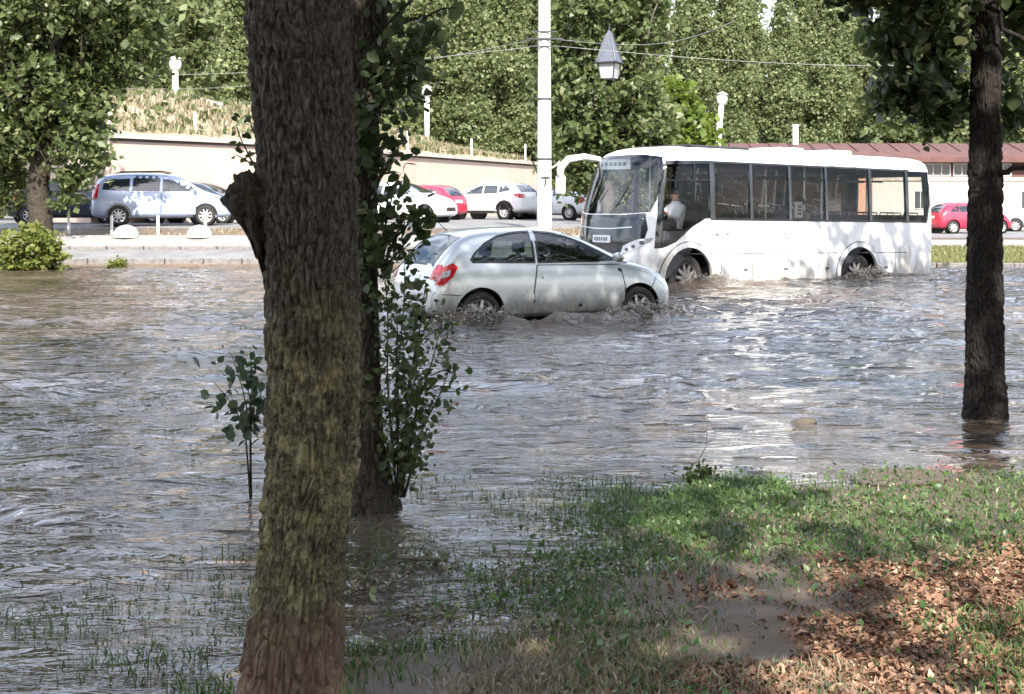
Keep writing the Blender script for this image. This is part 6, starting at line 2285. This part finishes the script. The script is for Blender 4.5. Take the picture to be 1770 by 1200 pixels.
# yellowish sparse grass at the very front
XY = scatter(26000, -0.7, 1.2, 3.9, 5.5)
n1 = noise2(XY[:, 0] * 2.6, XY[:, 1] * 2.6, 84)
keep = rg.uniform(0, 1, len(XY)) < sstep(-0.2, 0.5, n1) * 0.5 * sstep(-0.5, 0.1, XY[:, 0])
me = grass_mesh('grass', XY[keep], 0.05, 0.0035, rg, top_z, lean=0.9)
tag(kind(link('grass', me, 'grass_dry'), 'stuff'), 'sparse yellowish grass at the bottom of the picture', 'grass')
XY = scatter(14000, 1.2, 2.6, 3.9, 5.4)
n1 = noise2(XY[:, 0] * 2.2, XY[:, 1] * 2.2, 85)
keep = rg.uniform(0, 1, len(XY)) < sstep(-0.1, 0.5, n1) * 0.55 * sstep(1.35, 1.8, XY[:, 0])
me = grass_mesh('grass', XY[keep], 0.06, 0.004, rg, top_z, lean=0.8)
tag(kind(link('grass', me, 'grass_green'), 'stuff'), 'green tufts among the dry leaves in the lower right corner', 'grass')


def litter(name, label, XY, size, m, lift=0.012, up=1.4):
    z = np.maximum(ground_z(XY[:, 0], XY[:, 1]), water_z(XY[:, 0], XY[:, 1])) + lift * rg.uniform(0.3, 1.6, len(XY))
    V, Fc = leaf_arrays(np.stack([XY[:, 0], XY[:, 1], z], -1), size, rg, up=up, long=1.7, fold=0.7)
    return tag(kind(link(name, np_mesh(name, V, Fc), m), 'stuff'), label, 'leaves')


XY = scatter(80000, 0.2, 4.0, 3.9, 7.2)
n1 = noise2(XY[:, 0] * 1.6, XY[:, 1] * 1.6, 81)
n2 = noise2(XY[:, 0] * 2.4 + 9, XY[:, 1] * 2.4, 86)
dry = sstep(6.55, 5.95, XY[:, 1] + 0.35 * n1 + 0.25 * (1.9 - XY[:, 0]))
# a wet, bare mud patch stays free of leaves
mud = np.exp(-(((XY[:, 0] - 1.05) / 0.55) ** 2 + ((XY[:, 1] - 5.55) / 0.30) ** 2))
dens = dry * np.maximum(sstep(-0.55, 0.15, n2), sstep(1.1, 1.7, XY[:, 0])) * sstep(0.35, 1.1, XY[:, 0] + 0.25 * n2) * (1 - 0.7 * mud)
for sz, dn, lb in ((0.021, 0.30, 'bed of larger brown fallen leaves on the ground at lower right'), (0.013, 0.75, 'small brown leaf scraps thickening the leaf bed at lower right')):
    keep = rg.uniform(0, 1, len(XY)) < dens * dn
    litter('leaf_litter', lb, XY[keep], sz, 'litter_leaf', lift=0.009, up=2.2)
XY = scatter(9000, -0.75, 0.6, 4.2, 6.4)
n1 = noise2(XY[:, 0] * 3, XY[:, 1] * 3, 87)
keep = rg.uniform(0, 1, len(XY)) < sstep(-0.3, 0.5, n1) * 0.4
litter('leaf_litter', 'scattered pale leaf scraps on the mud beside the big trunk', XY[keep], 0.013, 'straw')
# froth, scraps and painted sky glints: pale flecks on dark water at left
XY = scatter(1100, -3.2, 0.6, 5.0, 16)
d = -shore_dist(XY[:, 0], XY[:, 1])
n1 = noise2(XY[:, 0] * 0.9, XY[:, 1] * 0.7, 88)
keep = (d > 0.1) & (rg.uniform(0, 1, len(XY)) < sstep(-0.1, 0.6, n1) * 0.55)
XY = XY[keep]
V, Fc = [], []
for (x, y) in XY:
    r = 0.009 * math.exp(min(0.8, random.gauss(0, 0.6))) * (0.8 + y * 0.03)
    n = random.randint(6, 9)
    b = len(V)
    st = random.uniform(1.0, 2.6)
    rot = random.uniform(-0.5, 0.5)
    for k in range(n):
        a = 2 * math.pi * k / n
        rr = r * random.uniform(0.6, 1.25)
        dx, dy = rr * st * math.cos(a), rr * 0.9 * math.sin(a)
        V.append((x + dx * math.cos(rot) - dy * math.sin(rot), y + dx * math.sin(rot) + dy * math.cos(rot)))
    Fc.append(tuple(range(b, b + n)))
A = np.array(V)
z = water_z(A[:, 0], A[:, 1]) + 0.004
me = bpy.data.meshes.new('foam_glint')
me.from_pydata([(p[0], p[1], q) for p, q in zip(A, z)], [], Fc)
bm = bmesh.new()
bm.from_mesh(me)
r_ = bmesh.ops.extrude_face_region(bm, geom=bm.faces[:])
for g in r_['geom']:
    if isinstance(g, bmesh.types.BMVert):
        g.co.z += 0.006
bmesh.ops.recalc_face_normals(bm, faces=bm.faces)
bm.to_mesh(me)
bm.free()
tag(kind(link('foam_glint', me, 'foam_glint'), 'stuff'), 'pale flecks of froth and scraps and painted sky glints on the water', 'foam_glint')

# spray droplets and froth churned by the wheels
for O, dd, wx_, wy_, n, rr, nm, lb in ((CAR_C, cdir, -1.42, -0.98, 1800, .5, 'splash', 'muddy spray at the rear wheel of the silver car'),
                                       (CAR_C, cdir, 1.15, -0.98, 1600, .45, 'splash', 'muddy spray at the front wheel of the silver car'),
                                       (BUS_O, bdir, 2.15, 1.42, 2200, .55, 'splash', 'muddy spray thrown up at the rear wheel of the bus'),
                                       (BUS_O, bdir, 7.0, 1.42, 1200, .55, 'splash', 'muddy spray at the front wheel of the bus')):
    a = rg.normal(size=(n, 2)) * np.array([rr, 0.16])
    x = O.x + dd.x * (wx_ + a[:, 0]) - dd.y * (wy_ + a[:, 1])
    y = O.y + dd.y * (wx_ + a[:, 0]) + dd.x * (wy_ + a[:, 1])
    h = np.abs(rg.normal(size=n)) * 0.07 * np.exp(-(a[:, 0] / rr) ** 2)
    C = np.stack([x, y, water_z(x, y) + h], -1)
    s = 0.007 * np.exp(rg.normal(size=n) * 0.5)
    T = np.array([(1, 1, 1), (1, -1, -1), (-1, 1, -1), (-1, -1, 1)], float) * 0.6
    ang = rg.uniform(0, 6.28, n)
    V = np.zeros((n, 4, 3))
    for k in range(4):
        V[:, k, 0] = C[:, 0] + s * 1.5 * (T[k, 0] * np.cos(ang) - T[k, 1] * np.sin(ang))
        V[:, k, 1] = C[:, 1] + s * (T[k, 0] * np.sin(ang) + T[k, 1] * np.cos(ang))
        V[:, k, 2] = C[:, 2] + s * T[k, 2]
    b = np.arange(n)[:, None] * 4
    Fc = np.concatenate([b + np.array([q]) for q in ((0, 1, 2), (0, 3, 1), (0, 2, 3), (1, 3, 2))], 1).reshape(-1, 3)
    tag(kind(link(nm, np_mesh(nm, V.reshape(-1, 3), Fc), 'foam_glint', smooth=True), 'stuff'), lb, 'splash')


# sticks and floating debris
def stick(name, label, pts, r, cat='stick', m='stick'):
    a = Vector(pts[0])
    P = [Vector(p) - a for p in pts]
    o = MB().tube(P, [r * (1 - 0.5 * i / (len(P) - 1)) for i in range(len(P))], 7).build(name, m, None, True, a)
    return tag(o, label, cat)


def gp(u, v, z=0.0):
    Y = F_PX * (CAM_H - z) / (v - V_H)
    return Vector((PX(u, Y), Y, z))


stick('floating_branch', 'long dark branch floating off the grass edge before the right tree', [gp(1665, 826, .015), gp(1610, 832, .02), gp(1550, 838, .012), gp(1500, 836, .02), gp(1470, 832, .0)], .028)
stick('fallen_branch', 'bare stick lying on the mud right of the big trunk', [gp(690, 962, .03), gp(720, 966, .035), gp(775, 970, .02)], .012)
stick('twig', 'thin upright twig in the water beyond the grass', [gp(1212, 828, 0), gp(1212, 828, 0) + Vector((-.02, 0, .1)), gp(1212, 828, 0) + Vector((.03, 0, .2)), gp(1212, 828, 0) + Vector((.04, 0, .38))], .005, 'twig')
stick('stick', 'pale stick on the wet mud at the bottom right', [gp(1170, 1196, .05), gp(1210, 1186, .055), gp(1240, 1180, .05)], .010)
leafy('water_weed', 'small dark tuft rising from the water left of the grass edge', gp(1210, 838, -.01), [[(0, 0, 0), (.02, 0, .04), (.05, 0, .07)], [(0, 0, 0), (-.03, 0, .05), (-.06, 0, .06)], [(0, 0, 0), (0, .02, .05), (.01, .03, .1)]], 'leaf_dark', .03, 30, 91, spread=.03, cat='weed', r0=.004)
# floating clump
o = gp(1390, 732, 0.0)
bm = bmesh.new()
bmesh.ops.create_icosphere(bm, subdivisions=3, radius=1)
co = np.array([v.co[:] for v in bm.verts])
q = 1 + .35 * noise3(co[:, 0] * 2, co[:, 1] * 2, co[:, 2] * 2, 92)
for v, k in zip(bm.verts, q):
    v.co = Vector((v.co.x * k * .11, v.co.y * k * .06, v.co.z * k * .035))
me = bpy.data.meshes.new('debris')
bm.to_mesh(me)
bm.free()
tag(link('debris', me, 'stick', None, True, o), 'dark clump of debris floating mid-water left of the right tree', 'debris')
